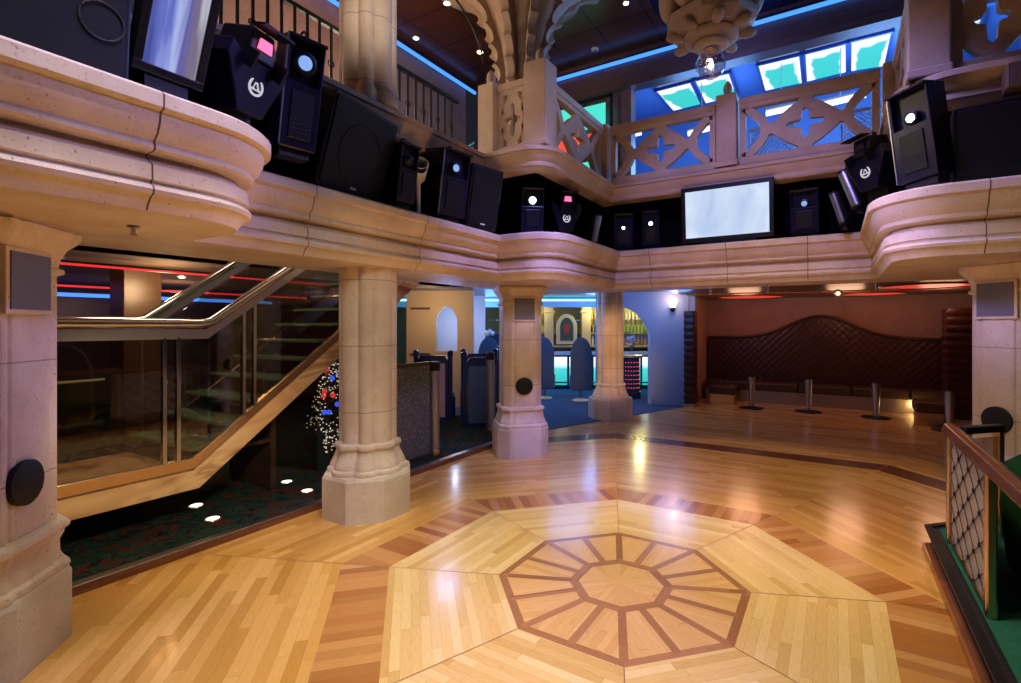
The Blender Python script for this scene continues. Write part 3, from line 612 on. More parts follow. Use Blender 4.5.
# ------------------------------------------------------------------ STAIR
SX0, SX1 = -5.2, -6.6; SL = .74; YS = 2.40; YE = 7.2
zs = lambda y: .657+max(0, y-YS)*SL
t = thing('glass_staircase', 'glass sided staircase with bronze marble landing and chrome handrails left of the dance floor', 'staircase', (0, 0, 0)); stair = t
b = BM(); prism(b, [(-2, .36), (YS+.05, .36), (YE, .36+(YE-YS-.05)*SL), (YE, .54+(YE-YS)*SL), (YS, .54), (-2, .54)], SX0-.05, SX0, 'x'); obj('stringer', b, M_marble, t, bevel=.006, label='polished bronze marble stringer')
b = BM(); prism(b, [(-2, .36), (YS+.05, .36), (YE, .36+(YE-YS-.05)*SL), (YE, .54+(YE-YS)*SL), (YS, .54), (-2, .54)], SX1, SX1+.05, 'x'); obj('stringer', b, M_dwood, t)
b = BM(); prism(b, [(-2, .555), (YS, .555), (YE, .555+(YE-YS)*SL), (YE, .66+(YE-YS)*SL), (YS, .66), (-2, .66)], SX0-.04, SX0+.012, 'x'); obj('glass_channel', b, M_brass, t, bevel=.005)
b = BM(); box(b, SX1+.05, SX0-.05, -2, YS, .44, .54); obj('landing', b, M_marble, t)
n = int((YE-YS)/.27)
for i in range(n):
    y0 = YS+i*.27; z = .54+(i+1)*.27*SL; b = BM(); box(b, SX1+.05, SX0-.05, y0, y0+.31, z-.035, z); obj('tread', b, M_tread, t, bevel=.006)
HY, HYE = 2.52, 6.6
for x, nm in ((SX0, 'near'), (SX1, 'far')):
    zo = 0 if x == SX0 else .04
    b = BM(); tube(b, [(x, -2, 1.92+zo), (x, HY-.06, 1.92+zo), (x, HY+.04, 1.94+zo), (x, HYE, 1.94+zo+(HYE-HY)*SL)], .045, 14); obj('handrail', b, M_chrome, t, smooth=50, label='round polished chrome handrail')
    b = BM(); prism(b, [(-2, 1.78+zo), (HY, 1.78+zo), (HYE, 1.78+zo+(HYE-HY)*SL), (HYE, 1.87+zo+(HYE-HY)*SL), (HY, 1.87+zo), (-2, 1.87+zo)], x-.02, x+.02, 'x'); obj('rail_band', b, M_steel, t, bevel=.004)
    b = BM(); prism(b, [(-2, .64), (YS, .64), (HY, .72), (HY, 1.79+zo), (-2, 1.79+zo)], x-.006, x+.006, 'x'); obj('glass_pane', b, M_glass, t)
    b = BM(); prism(b, [(HY+.03, .73), (HYE, .73+(HYE-HY)*SL), (HYE, 1.80+(HYE-HY)*SL), (HY+.03, 1.80)], x-.006, x+.006, 'x'); obj('glass_pane', b, M_glass, t)
for yy in (2.16, 2.27, 2.86, 2.97, 4.4, 4.5):
    b = BM(); box(b, SX0-.035, SX0+.02, yy-.017, yy+.017, zs(yy)-.01, 1.80+max(0, yy-HY)*SL); pt = obj('post', b, M_chrome, t, bevel=.004); b = BM(); box(b, SX0+.02, SX0+.03, yy-.02, yy+.02, 1.38+max(0, yy-HY)*SL, 1.41+max(0, yy-HY)*SL); obj('clamp', b, M_chrome, pt)
b = BM(); tube(b, [(SX1, -2, 1.34), (SX1, 2.2, 1.34)], .018, 8); obj('inner_rail', b, M_chrome, t)
b = BM(); box(b, -6.3, -5.5, -.2, .8, .061, .40); obj('support', b, M_trough, t)
b = BM(); box(b, -6.3, -5.45, 3.3, 3.36, .061, .95); box(b, -6.3, -5.45, 2.9, 3.3, .6, .64); obj('understair_panel', b, M_dwood, t)
b = BM(); box(b, -5.60, -5.55, 1.55, 1.60, .061, .45); obj('support', b, M_iron, t)
# floor lights
for (x, y), lb in zip(((-5.62, 2.62), (-5.10, 2.52), (-5.56, 3.56), (-5.06, 3.48)), ('back left', 'front left', 'back right', 'front right')):
    t = thing('floor_uplight', 'small round glowing floor light in the patterned carpet, '+lb+' of the four', 'floor light', (x, y, .06), 0, 'round floor lights by the stair')
    b = BM(); rings(b, [(.06, 0), (.075, .002), (.072, .008), (.055, .009)], None, 28); obj('rim', b, M_steel, t, smooth=40)
    b = BM(); disc(b, (0, 0, .008), .056, 'z', .006); obj('lens', b, M_disc, t)
# glitter tree
t = thing('decorated_tree', 'small glittering tree covered with tiny lights and red and blue baubles under the stair', 'decorated tree', (-6.1, 4.62, .06))
b = BM(); tube(b, [(0, 0, 0), (0, 0, .95)], .09, 10); obj('trunk', b, M_bark, t)
b = BM(); 
rr = random.Random(3)
for i in range(420):
    z = rr.random(); zz = .05+z*1.28; rad = (.15 if zz < .42 else .34*(1.42-zz)/.95+.06)*math.sqrt(rr.random()*.6+.4); a = rr.random()*2*PI
    bmesh.ops.create_icosphere(b, subdivisions=0, radius=.012 if False else .011, matrix=Matrix.Translation((rad*math.cos(a), rad*math.sin(a), zz))) if False else bmesh.ops.create_cube(b, size=.011, matrix=Matrix.Translation((rad*math.cos(a), rad*math.sin(a), zz)) @ Matrix.Rotation(a, 4, 'X'))
o = obj('fairy_lights', b, emis('fairy_light_glow', (1, .85, .62), .75), t); o['kind'] = 'stuff'
b = BM()
for i in range(900):
    zz = .40+rr.random()*.95; rad = .36*(1.42-zz)/.95*math.sqrt(rr.random())+.03; a = rr.random()*2*PI; p = Vector((rad*math.cos(a), rad*math.sin(a), zz)); d = Vector((math.cos(a), math.sin(a), -.4+rr.random()*.5))*.07; s = Vector((-math.sin(a), math.cos(a), rr.random()-.5))*.014
    bm_f = b.faces.new([b.verts.new(p-s), b.verts.new(p+s), b.verts.new(p+d)])
o = obj('needles', b, mat('silver_green_needles', (.10, .10, .06), .4, .5), t, recalc=False); o['kind'] = 'stuff'
for i in range(14):
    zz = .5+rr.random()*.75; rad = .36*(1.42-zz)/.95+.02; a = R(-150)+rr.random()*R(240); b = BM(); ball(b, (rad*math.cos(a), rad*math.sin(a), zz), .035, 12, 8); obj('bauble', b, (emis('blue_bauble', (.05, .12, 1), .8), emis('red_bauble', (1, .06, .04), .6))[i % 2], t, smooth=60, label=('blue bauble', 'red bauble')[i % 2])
t = thing('glass_screen', 'upright glass screen with a chrome edge left of the glittering tree', 'screen', (-6.1, 3.95, .06), R(10))
b = BM(); box(b, -.45, .45, -.006, .006, .02, 1.25); obj('pane', b, M_glass, t)
b = BM(); box(b, -.47, -.45, -.012, .012, 0, 1.27); box(b, -.47, .45, -.015, .015, 0, .03); obj('edge_frame', b, M_chrome, t)
# ------------------------------------------------------------------ lounge behind the stair
slab('wall_left', [(-13.4, -4), (-13.4, 8.4), (-13.5, 8.4), (-13.5, -4)], 0, 2.75, m_wood('dim_red_panel', (.05, .02, .014), (.10, .038, .024)))
slab('wall_stair', [(-6.95, -4), (-6.95, 8.6), (-7.05, 8.6), (-7.05, -4)], 2.72, 7.2, m_wood('dusty_violet_wall', (.20, .13, .12), (.28, .18, .17), .6, (1, 1, 1)))
slab('wall_near', [(-13.5, -4), (-3.7, -4), (-3.7, -4.1), (-13.5, -4.1)], 0, 7.2, M_dwood)
slab('wall_lounge', [(-13.4, 8.0), (-8.9, 8.0), (-8.9, 8.1), (-13.4, 8.1)], 0, 2.72, m_wood('dark_red_panelling', (.06, .016, .012), (.11, .03, .02)))
def neon(label, p0, p1, m, r=.02):
    b = BM(); tube(b, [p0, p1], r, 8); t = thing('neon_tube', label, 'neon light', p0); 
    for v in b.verts: v.co -= Vector(p0)
    obj('glowing_tube', b, m, t, smooth=60); b = BM(); bar(b, (0, 0, r+.012), Vector(p1)-Vector(p0)+Vector((0, 0, r+.012)), .05, .02); obj('mount', b, M_iron, t)
neon('red neon strip nearest the stair under the lounge ceiling', (-7.55, -2, 2.61), (-7.55, 6.5, 2.61), M_neonr, .014)
neon('second red neon strip deeper in the lounge', (-10.2, -2, 2.52), (-10.2, 7, 2.52), M_neonr, .016)
neon('long blue neon strip deep in the lounge', (-12.2, .9, 2.48), (-12.2, 7.4, 2.48), M_neonc, .035)
t = thing('wood_pillar', 'brown wooden pillar in the lounge seen through the stair glass', 'pillar', (-8.4, 3.15, .06)); b = BM(); box(b, -.22, .22, -.22, .22, 0, 2.66); obj('shaft', b, m_wood('tan_wood', (.07, .036, .018), (.11, .06, .03)), t, bevel=.01); b = BM(); box(b, -.26, .26, -.26, .26, 0, .15); obj('foot', b, M_dwood, t)
def arch_back(w_, h, n=14):                                # pointed arch outline
    pts = [(-w_/2, 0), (w_/2, 0)]; sp = h*.58
    for i in range(n+1):
        s = i/n; pts.append((w_/2*(1-s**1.7), sp+(h-sp)*math.sin(s*PI/2)**1.0))
    for i in range(n-1, -1, -1):
        s = i/n; pts.append((-w_/2*(1-s**1.7), sp+(h-sp)*math.sin(s*PI/2)))
    return pts
def stool(label, x, y, z, rz, grp, m=M_chair):
    t = thing('bar_stool', label, 'chair', (x, y, z), rz, grp)   # faces local +y, back towards -y
    b = BM(); prism(b, arch_back(.54, 1.02), -.27, -.19, 'y', Matrix.Translation((0, 0, .58))); bk = obj('backrest', b, m, t, bevel=.02)
    b = BM(); box(b, -.265, .265, -.285, .24, .28, .62); obj('seat_box', b, m, t, bevel=.025)
    b = BM(); box(b, -.20, .20, -.18, .22, .60, .70); obj('seat_cushion', b, m, t, bevel=.03)
    b = BM(); rings(b, [(.05, .04), (.035, .10), (.035, .29)], None, 20); obj('stem', b, M_chrome, t, smooth=40)
    b = BM(); rings(b, [(.21, 0), (.20, .02), (.08, .045), (.04, .06)], None, 28); obj('base', b, M_white, t, smooth=40)
    return t
M_dchair = mat('dark_chair_velvet', (.035, .025, .02), .7)
s1 = stool('dark pointed back chair in the lounge, left of the wood pillar', -8.35, 2.45, .06, R(60), 'lounge chairs', M_dchair)
tree_copy(s1, (-9.2, 4.1, .06), R(100), 'dark pointed back chair in the lounge behind the wood pillar', 'lounge chairs')
t = thing('lounge_table', 'small round lounge table with a blue lamp behind the stair glass', 'table', (-9.0, 3.3, .06)); b = BM(); rings(b, [(.32, .70), (.34, .72), (.34, .735)], None, 28); obj('tabletop', b, M_brass, t); b = BM(); rings(b, [(.2, 0), (.04, .04), (.03, .71)], None, 20); obj('pedestal', b, M_iron, t)
t = thing('table_lamp', 'slim blue glowing lamp standing on the lounge table', 'lamp', (-9.0, 3.3, .795)); b = BM(); rings(b, [(.035, .02), (.035, .42)], None, 16); obj('glow_tube', b, emis('blue_tube', (.06, .12, 1), 2.5), t); b = BM(); rings(b, [(.06, 0), (.06, .02)], None, 20); obj('base', b, M_brass, t)
def downlight(label, x, y, z, r=.05, m=M_bulb, grp=None):
    t = thing('ceiling_downlight', label, 'ceiling light', (x, y, z), 0, grp); b = BM(); torus(b, (0, 0, -.006), r, .010, 'z', 20, 6); obj('rim', b, M_steel, t, smooth=50); b = BM(); ball(b, (0, 0, -.006), r*.8, 16, 8, (1, 1, .55)); obj('bulb', b, m, t, smooth=60)
downlight('bright star-like downlight in the lounge ceiling above the stair rail', -9.2, 4.07, 2.715, .06)
downlight('dim downlight in the lounge ceiling near the first column', -7.9, 2.2, 2.715, .05, emis('dim_warm_bulb', (1, .5, .25), 1.5))
t = thing('ceiling_sprinkler', 'small ceiling sprinkler under the curved stone ledge', 'sprinkler', (-3.55, 1.32, 2.49)); b = BM(); rings(b, [(.032, -.001), (.03, -.012), (.012, -.018), (.012, -.045), (.022, -.05)], None, 16); obj('head', b, M_steel, t, smooth=40); b = BM(); rings(b, [(.02, -.052), (.02, -.056)], None, 12); obj('deflector', b, M_brass, t)
# ------------------------------------------------------------------ partition, posts, booths
t = thing('etched_partition', 'low speckled glass partition behind the free standing column', 'partition', (-4.9, 3.9, .06))
m = mat('speckled_glass', (.10, .10, .09), .3); q = N(m); v = q.n('TexVoronoi'); v.inputs['Scale'].default_value = 45; q.l(q.coord(), v.inputs['Vector']); q.col(q.ramp(v.outputs['Distance'], [(.15, (.36, .35, .30)), (.35, (.07, .075, .06))]))
b = BM(); box(b, -.02, .02, 0, 1.36, .06, 1.30); obj('panel', b, m, t, bevel=.005)
b = BM(); box(b, -.03, .03, 0, 1.36, 1.29, 1.34); box(b, -.03, .03, 0, 1.36, 0, .06); obj('frame', b, M_dwood, t)
def spost(label, x, y, z, r=.075, h=1.34, grp='steel posts at the carpet edge'):
    t = thing('steel_post', label, 'post', (x, y, z), 0, grp); b = BM(); rings(b, [(r, .10), (r, h-.12)], None, 28); obj('shaft', b, M_steel, t, smooth=40)
    b = BM(); rings(b, [(r*1.12, 0), (r*1.12, .105), (r, .11)], None, 24); obj('foot', b, M_brass, t, smooth=40); b = BM(); rings(b, [(r*1.1, h-.13), (r*1.12, h-.02), (r*.8, h)], None, 24); obj('cap', b, M_iron, t, smooth=40)
spost('thick steel post at the end of the speckled glass partition', -4.88, 5.34, .06)
spost('thick steel post beside the corner column in front of the navy booth', -5.02, 6.86, .06, .07, 1.40)
def booth(label, x, y, rz, z=.06, panelm=None):
    t = thing('booth', label, 'booth', (x, y, z), rz)      # local -y faces the viewer
    b = BM(); prism(b, arch_back(.62, 1.36)[:2] + [(.31, 1.22), (.24, 1.32), (-.24, 1.32), (-.31, 1.22)], -.05, .05, 'y'); obj('end_panel', b, M_booth, t, bevel=.015)
    b = BM(); box(b, -.25, .25, -.062, -.05, .12, 1.16); obj('inset_panel', b, panelm or M_chair, t, bevel=.006)
    for s in (-1, 1):
        b = BM(); rings(b, [(.045, 0), (.045, 1.30), (.055, 1.31), (.055, 1.40), (.03, 1.42)], None, 16, Matrix.Translation((s*.34, 0, 0))); obj('side_post', b, M_booth, t, smooth=40)
    b = BM(); box(b, -.30, .30, .05, .60, 0, .45); obj('bench', b, M_booth, t, bevel=.02); b = BM(); box(b, -.29, .29, .06, .58, .45, .52); obj('cushion', b, M_chair, t, bevel=.02)
booth('navy booth end panel with blue inset beside the corner column', -5.55, 7.35, TH+R(8), .012)
booth('navy booth with a pink lit inset panel below the beige arch', -6.75, 7.35, TH-R(4), .012, mat('pink_panel', (.42, .25, .24), .5))
booth('narrow navy booth between the pink lit booth and the corner column', -6.35, 8.3, TH+R(20), .012)
# camera-facing back walls of the bar
def wall_arch(name, X0, X1, Y, z1, ox0, ox1, zsill, zsp, zap, m, th=.25):
    bm = BM(); M = Matrix.Rotation(TH, 4, 'Z'); n = 16
    arc = [(ox1-(ox1-ox0)*i/n, zsp+(zap-zsp)*math.sin(PI*i/n)**.75) for i in range(n+1)]
    pc = [[(X0, 0), (ox0, 0), (ox0, z1), (X0, z1)], [(ox1, 0), (X1, 0), (X1, z1), (ox1, z1)]]
    if zsill > 0: pc.append([(ox0, 0), (ox1, 0), (ox1, zsill), (ox0, zsill)])
    for p in pc: prism(bm, p, Y, Y+th, 'y', M)
    for a, c in zip(arc, arc[1:]): prism(bm, [c, a, (a[0], z1), (c[0], z1)], Y, Y+th, 'y', M)
    return struct(name, bm, m)
wall_arch('wall_arch', 1.36, 3.72, 12.0, 2.72, 1.46, 2.64, 0, 1.75, 2.34, M_bluetint)
wall_arch('wall_beige', -3.1, -1.55, 11.6, 2.72, -2.42, -1.92, 1.32, 2.05, 2.36, M_beige, .2)
bm = BM(); M = Matrix.Rotation(TH, 4, 'Z')
for z in (1.22, 2.28): box(bm, -3.0, -2.55, 11.57, 11.6, z, z+.05, M)
struct('trim_9', bm, M_rwood)
bm = BM(); box(bm, 2.70, 2.80, 11.97, 12.0, 0, 1.75, M); box(bm, 2.7, 3.7, 11.97, 12.0, 0, .12, M); struct('trim_10', bm, M_bluetint)
bm = BM(); box(bm, -3.4, -1.5, 13.6, 13.7, 0, 2.72, M); struct('wall_white', bm, mat('pale_wall', (.7, .72, .8), .7))
bm = BM(); box(bm, -6, 6, 18.2, 18.3, 0, 2.72, M); struct('wall_bar', bm, mat('yellow_green_wall', (.55, .50, .18), .7))
# header above the bar with pale neon cove
bm = BM(); box(bm, -5, 4.2, 14.6, 14.7, 2.45, 2.72, M); struct('trim_11', bm, M_bluetint)
b = BM(); bar(b, (-4.5, 14.3, 2.64), (4.0, 14.3, 2.64), .10, .05, M); solo('cove_light', 'long pale blue cove light above the bar', 'ceiling light', b, emis('cove_glow', (.25, .8, 1), 3))
# bar counter
t = thing('bar_counter', 'bar counter with glowing teal and white front panels behind the stools', 'bar', (0, 0, .012), TH)
b = BM(); box(b, -3.6, 4.6, 15.0, 15.6, 0, 1.02); obj('body', b, M_booth, t)
b = BM(); box(b, -3.7, 4.7, 14.85, 15.7, 1.02, 1.10); obj('countertop', b, mat('white_counter', (.55, .65, .8), .2), t, bevel=.01)
m = mat('teal_glow_panel', (.1, .2, .2), .3); q = N(m); z = q.sep(q.coord())[2]; q.l(q.ramp(z, [(.12, (.02, .42, .40)), (.60, (.06, .62, .58)), (.72, (.75, .9, .95)), (1.0, (.95, 1, 1))]), q.b.inputs['Emission Color']); q.b.inputs['Emission Strength'].default_value = 1.15
for k in range(11):
    b = BM(); box(b, -3.5+k*.73, -3.5+k*.73+.66, 14.97, 15.0, .12, .96); obj('front_panel', b, m, t, label='glowing teal panel')
b = BM(); tube(b, [(-3.6, 14.8, .22), (4.6, 14.8, .22)], .025, 8); obj('foot_rail', b, M_chrome, t)
# back bar
t = thing('back_bar', 'lit back bar shelving with cream pillars and bottles', 'shelving', (0, 0, .012), TH)
b = BM(); box(b, -4, 4.8, 17.3, 18.1, 0, 1.15); obj('cabinet', b, M_booth, t)
b = BM(); box(b, -4, 4.8, 17.25, 18.1, 1.15, 1.2); obj('counter', b, M_cream, t)
for z in (1.62, 2.08):
    b = BM(); box(b, -4, 4.8, 17.75, 18.1, z, z+.03); obj('shelf', b, M_clear, t)
for x in (-2.6, -1.2, .32, 1.62, 2.3, 4.3):
    b = BM(); box(b, x-.16, x+.16, 17.5, 18.1, 1.2, 2.6); box(b, x-.2, x+.2, 17.46, 18.1, 2.35, 2.42); obj('pillar', b, M_cream, t, bevel=.015)
b = BM(); box(b, -4, 4.8, 17.9, 18.12, 1.2, 1.6); obj('back_panel', b, mat('blue_back_panel', (.04, .08, .25), .5), t)
t = thing('arched_plaque', 'pointed cream framed plaque with a red and green emblem above the back bar', 'plaque', cam2w(.93, 17.38, 1.27), TH)
fr = arch_back(.72, 1.05); inn = arch_back(.46, .80)
b = BM(); prism(b, fr, 0, .06, 'y'); obj('frame', b, mat('cream_frame', (.8, .72, .55), .5), t, bevel=.012)
b = BM(); prism(b, [(x, z+.12) for x, z in inn], -.012, .0, 'y'); obj('panel', b, mat('dark_green_panel', (.04, .09, .06), .4), t)
b = BM(); disc(b, (0, -.018, .58), .13, 'y', .012, 24); ball(b, (0, -.02, .40), .09, 12, 8, (1, .15, .8)); obj('emblem', b, mat('dull_red', (.40, .06, .04), .5), t)
bmat = [mat('bottle_amber', (.35, .15, .02), .1), mat('bottle_green', (.05, .22, .06), .1), mat('bottle_clear', (.6, .62, .55), .08), mat('bottle_dark', (.04, .03, .02), .1), mat('bottle_gold', (.7, .5, .12), .15)]
protos = []
for k, m_ in enumerate(bmat):
    b = BM(); s = 1+.08*(k % 3); rings(b, [(.033, 0), (.036, .02), (.036, .17*s), (.028, .20*s), (.013, .235*s), (.013, .29*s)], None, 14); protos.append((b, m_))
pm = []
for b, m_ in protos:
    bmesh.ops.recalc_face_normals(b, faces=b.faces); me = bpy.data.meshes.new('bottle'); b.to_mesh(me); b.free(); me.materials.append(m_); me.shade_smooth(); pm.append(me)
i = 0
for X0, X1, nm in ((-.95, .08, 'left of the plaque'), (1.82, 2.1, 'just right of the plaque'), (2.55, 4.1, 'seen through the blue arch')):
    for z, sh in ((1.216, 'on the counter'), (1.666, 'on the middle shelf'), (2.126, 'on the top shelf')):
        n = int((X1-X0)/.125)
        for k in range(n):
            o = bpy.data.objects.new('bottle', pm[(i*3+k*2) % 5]); C.objects.link(o); o.location = cam2w(X0+k*.125+.03, 17.86 if z > 1.3 else 17.55, z); i += 1
            tag(o, 'small bottle '+sh+' of the back bar, '+nm, 'bottle', 'bottles '+sh+' '+nm)
s0 = stool('blue pointed back bar stool, closest to the far clustered column', *cam2w(1.03, 12.7)[:2], .012, TH, 'blue bar stools')
tree_copy(s0, cam2w(.12, 13.1, .012), TH-R(6), 'blue pointed back bar stool half hidden by the corner column', 'blue bar stools')
tree_copy(s0, cam2w(-1.35, 13.0, .012), TH+R(10), 'blue pointed back bar stool topped with a crumpled white cloth', 'blue bar stools')
b = BM(); ball(b, (0, 0, 0), .15, 20, 12, (1, .7, .55))
for v in b.verts: v.co += Vector((math.sin(v.co.y*60)*.012, math.cos(v.co.x*50)*.012, math.sin(v.co.x*40+v.co.y*30)*.02))
o = solo('white_cloth', 'crumpled white cloth lying on top of a blue bar stool', 'cloth', b, M_white, smooth=60); o.location = cam2w(-1.31, 12.78, 1.725)
t = thing('studded_podium', 'round navy podium with rows of red studs seen through the blue arch', 'podium', cam2w(2.36, 13.2, .012), TH)
b = BM(); rings(b, [(.30, 0), (.30, .16), (.27, .18), (.27, 1.06)], None, 32); obj('drum', b, M_booth, t, smooth=40)
b = BM(); rings(b, [(.34, 1.06), (.36, 1.08), (.36, 1.12)], None, 32); obj('top', b, M_steel, t, smooth=40)
b = BM()
for r_ in range(7):
    for k in range(9): ball(b, (.272*math.cos(R(-150+k*15)), .272*math.sin(R(-150+k*15)), .28+r_*.11), .016, 8, 6)
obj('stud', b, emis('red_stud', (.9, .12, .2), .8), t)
t = thing('flower_vase', 'vase of white and blue flowers on the studded podium', 'flowers', cam2w(2.42, 13.2, 1.132)); b = BM(); rings(b, [(.05, 0), (.07, .05), (.045, .16), (.06, .22)], None, 20); obj('vase', b, M_clear, t, smooth=60)
b = BM()
for k in range(26): a = rr.random()*6.28; ball(b, (.16*rr.random()*math.cos(a), .16*rr.random()*math.sin(a), .25+.28*rr.random()), .035, 8, 6, (1, 1, .6))
o = obj('blossoms', b, mat('white_blue_petals', (.6, .65, .9), .6), t); o['kind'] = 'stuff'
b = BM()
for k in range(12): a = k*.52; tube(b, [(0, 0, .1), (.12*math.cos(a), .12*math.sin(a), .42)], .005, 5)
obj('stems', b, mat('stem_green', (.05, .15, .04), .6), t)
# wall sconce
p = cam2w(3.17, 11.93, 2.33); t = thing('wall_sconce', 'lit wall sconce on the blue wall beside the red alcove', 'wall lamp', p, TH)
b = BM(); rings(b, [(.05, 0), (.09, .10), (.10, .16)], None, 20, None, False); obj('shade', b, emis('sconce_glow', (1, .72, .5), 5), t, smooth=60); b = BM(); box(b, -.05, .05, 0, .08, -.08, .02); rings(b, [(.012, -.1), (.06, -.03), (.055, .01)], None, 16); obj('bracket', b, M_iron, t)
# ------------------------------------------------------------------ red alcove
slab('wall_back', [(-3.1, 14.25), (5.5, 14.25), (5.5, 14.4), (-3.1, 14.4)], 0, 2.62, M_pink)
bm = BM(); M = Matrix.Identity(4); box(bm, -3.14, -3.0, 12.15, 14.3, 0, 2.62); struct('wall_alcove', bm, M_pink)
slab('wall_right', [(5.4, 5), (5.5, 5), (5.5, 14.4), (5.4, 14.4)], 0, 2.62, M_dwood)
def tuft_grid(x0, x1, y, ztop, z0, dx=.05, amp=.028, cell=.17):
    bm = BM(); nx = int((x1-x0)/dx); nz = 34; G = []
    for i in range(nx+1):
        x = x0+(x1-x0)*i/nx; col = []
        for j in range(nz+1):
            z = z0+(ztop(x)-z0)*j/nz; a = math.sin((x/cell+z/cell)*PI/1.0); b_ = math.sin((x/cell-z/cell)*PI/1.0); d = amp*math.sqrt(abs(a*b_))
            col.append(bm.verts.new((x, y-d, z)))
        G.append(col)
    for i in range(nx):
        for j in range(nz): bm.faces.new((G[i][j], G[i+1][j], G[i+1][j+1], G[i][j+1]))
    T = [G[i][-1] for i in range(nx+1)]; Bk = [bm.verts.new((v.co.x, y+.1, v.co.z)) for v in T]
    for i in range(nx): bm.faces.new((T[i], T[i+1], Bk[i+1], Bk[i]))
    return bm
hump = lambda x: 1.60 + .54*math.exp(-((x+.30)/1.0)**2*1.15) if abs(x+.3) < 2.6 else 1.60
t = thing('banquette', 'long dark red quilted banquette with a wavy humped back along the alcove wall', 'bench', (0, 0, 0))
obj('back', tuft_grid(-2.95, 3.6, 14.0, hump, .42, .035), M_tuft, t, smooth=60)
b = BM(); pts = [(-2.95+6.5*i/40, hump(-2.95+6.5*i/40)) for i in range(41)]; tube(b, [(x, 13.97, z) for x, z in pts], .035, 8); obj('top_roll', b, M_tuft, t, smooth=60)
for k in range(6):
    b = BM(); box(b, -2.9+k*1.08, -2.9+k*1.08+1.06, 13.35, 13.98, .30, .50); obj('seat_cushion', b, M_seat, t, bevel=.04, seg=3)
b = BM(); box(b, -2.9, 3.6, 13.42, 13.98, .0, .30); obj('kick_plate', b, M_steel, t, label='polished metal kick plate')
def tuft_col(label, x, y, w_, d, h):
    t = thing('padded_pillar', label, 'padded panel', (x, y, 0)); b = BM(); n = int(h/.16); prof = []
    for k in range(n*6+1):
        z = h*k/(n*6); prof.append((1+.10*abs(math.sin(PI*k/6)), z))
    rings(b, prof, lambda a: 1.0/max(abs(math.cos(a))/(w_/2), abs(math.sin(a))/(d/2))*.92, 40); o = obj('tufted_padding', b, M_tuft, t, smooth=60); b = BM(); box(b, -w_/2-.02, w_/2+.02, -d/2-.02, d/2+.02, 0, .08); obj('base', b, M_steel, t); return t
tuft_col('dark tufted padded pillar between the blue wall and the alcove', -2.93, 12.0, .24, .36, 2.25)
tuft_col('thick dark tufted padded pillar at the right of the alcove', 2.20, 12.8, .60, .6, 2.25)
def ottoman(label, x, y, rz, w_, d):
    t = thing('ottoman', label, 'stool', (x, y, 0), rz); b = BM(); box(b, -w_/2, w_/2, -d/2, d/2, .24, .46); obj('cushion', b, M_leather, t, bevel=.05, seg=3); b = BM(); box(b, -w_/2+.03, w_/2-.03, -d/2+.03, d/2-.03, 0, .25); obj('metal_base', b, M_brass, t, label='polished bronze base')
ottoman('low brown leather ottoman at the left end of the banquette', -2.35, 12.9, 0, .62, .55); ottoman('low brown leather ottoman by the thick tufted pillar', 1.58, 12.15, 0, .5, .55)
tops = []
def pedestal(label, x, y):
    t = thing('pedestal_table', label, 'table', (x, y, 0), 0, 'slim steel pedestal tables'); b = BM(); rings(b, [(.045, .02), (.065, .3), (.085, .68), (.085, .72)], None, 24); obj('tapered_stem', b, M_steel, t, smooth=40); b = BM(); rings(b, [(.27, 0), (.265, .012), (.05, .03)], None, 32); obj('base_disc', b, M_iron, t, smooth=40)
    b = BM(); rings(b, [(.24, .725), (.24, .737)], None, 32); obj('glass_top', b, M_clear, t); b = BM(); rings(b, [(.086, .715), (.07, .727)], None, 20); obj('cap', b, M_iron, t); return t
pedestal('slim steel pedestal table nearest the blue wall', -1.65, 12.45); pedestal('slim steel pedestal table in the middle, under the hump of the red banquette', -.50, 12.55); pedestal('slim steel pedestal table left of the right ottoman', .74, 12.45); pedestal('slim steel pedestal table right behind the lattice railing end', 1.80, 11.6)
for u, v, rx, lb in ((750, 297, .75, 'left'), (872, 294, .65, 'middle'), (926, 286, .7, 'right')):
    p = hit(u, v, (0, 0, 1), 2.61); t = thing('ceiling_recess_light', 'oval red glowing ceiling recess over the alcove, '+lb+' of three', 'ceiling light', (p.x, p.y, 2.619), TH, 'red ceiling recesses'); b = BM(); rings(b, [(rx, -.008), (rx, -.004)], None, 40); obj('glow_panel', b, emis('red_glow', (.75, .05, .03), .9), t); b = BM(); torus(b, (0, 0, -.008), rx, .02, 'z', 40, 6); obj('rim', b, M_rwood, t)
t = thing('track_rail', 'thin ceiling lighting rail with brass fittings above the alcove opening', 'light rail', (0, 0, 0)); b = BM(); tube(b, [(-2.5, 9.9, 2.52), (-1.2, 9.95, 2.51), (.05, 9.98, 2.50), (.9, 9.95, 2.50)], .012, 8); obj('rail', b, M_brass, t)
for x in (-2.05, -1.05, 0.6): b = BM(); tube(b, [(x, 9.94, 2.62), (x, 9.94, 2.50)], .02, 8); obj('hanger', b, M_steel, t)
t = thing('spot_lamp', 'small round spot lamp on the ceiling rail', 'lamp', (.05, 9.9, 2.46)); b = BM(); ball(b, (0, 0, 0), .065, 16, 10); obj('housing', b, M_brass, t, smooth=60); b = BM(); disc(b, (0, -.06, -.01), .04, 'y', .015, 20); obj('lens', b, emis('dull_lens', (1, .85, .55), 1.2), t)
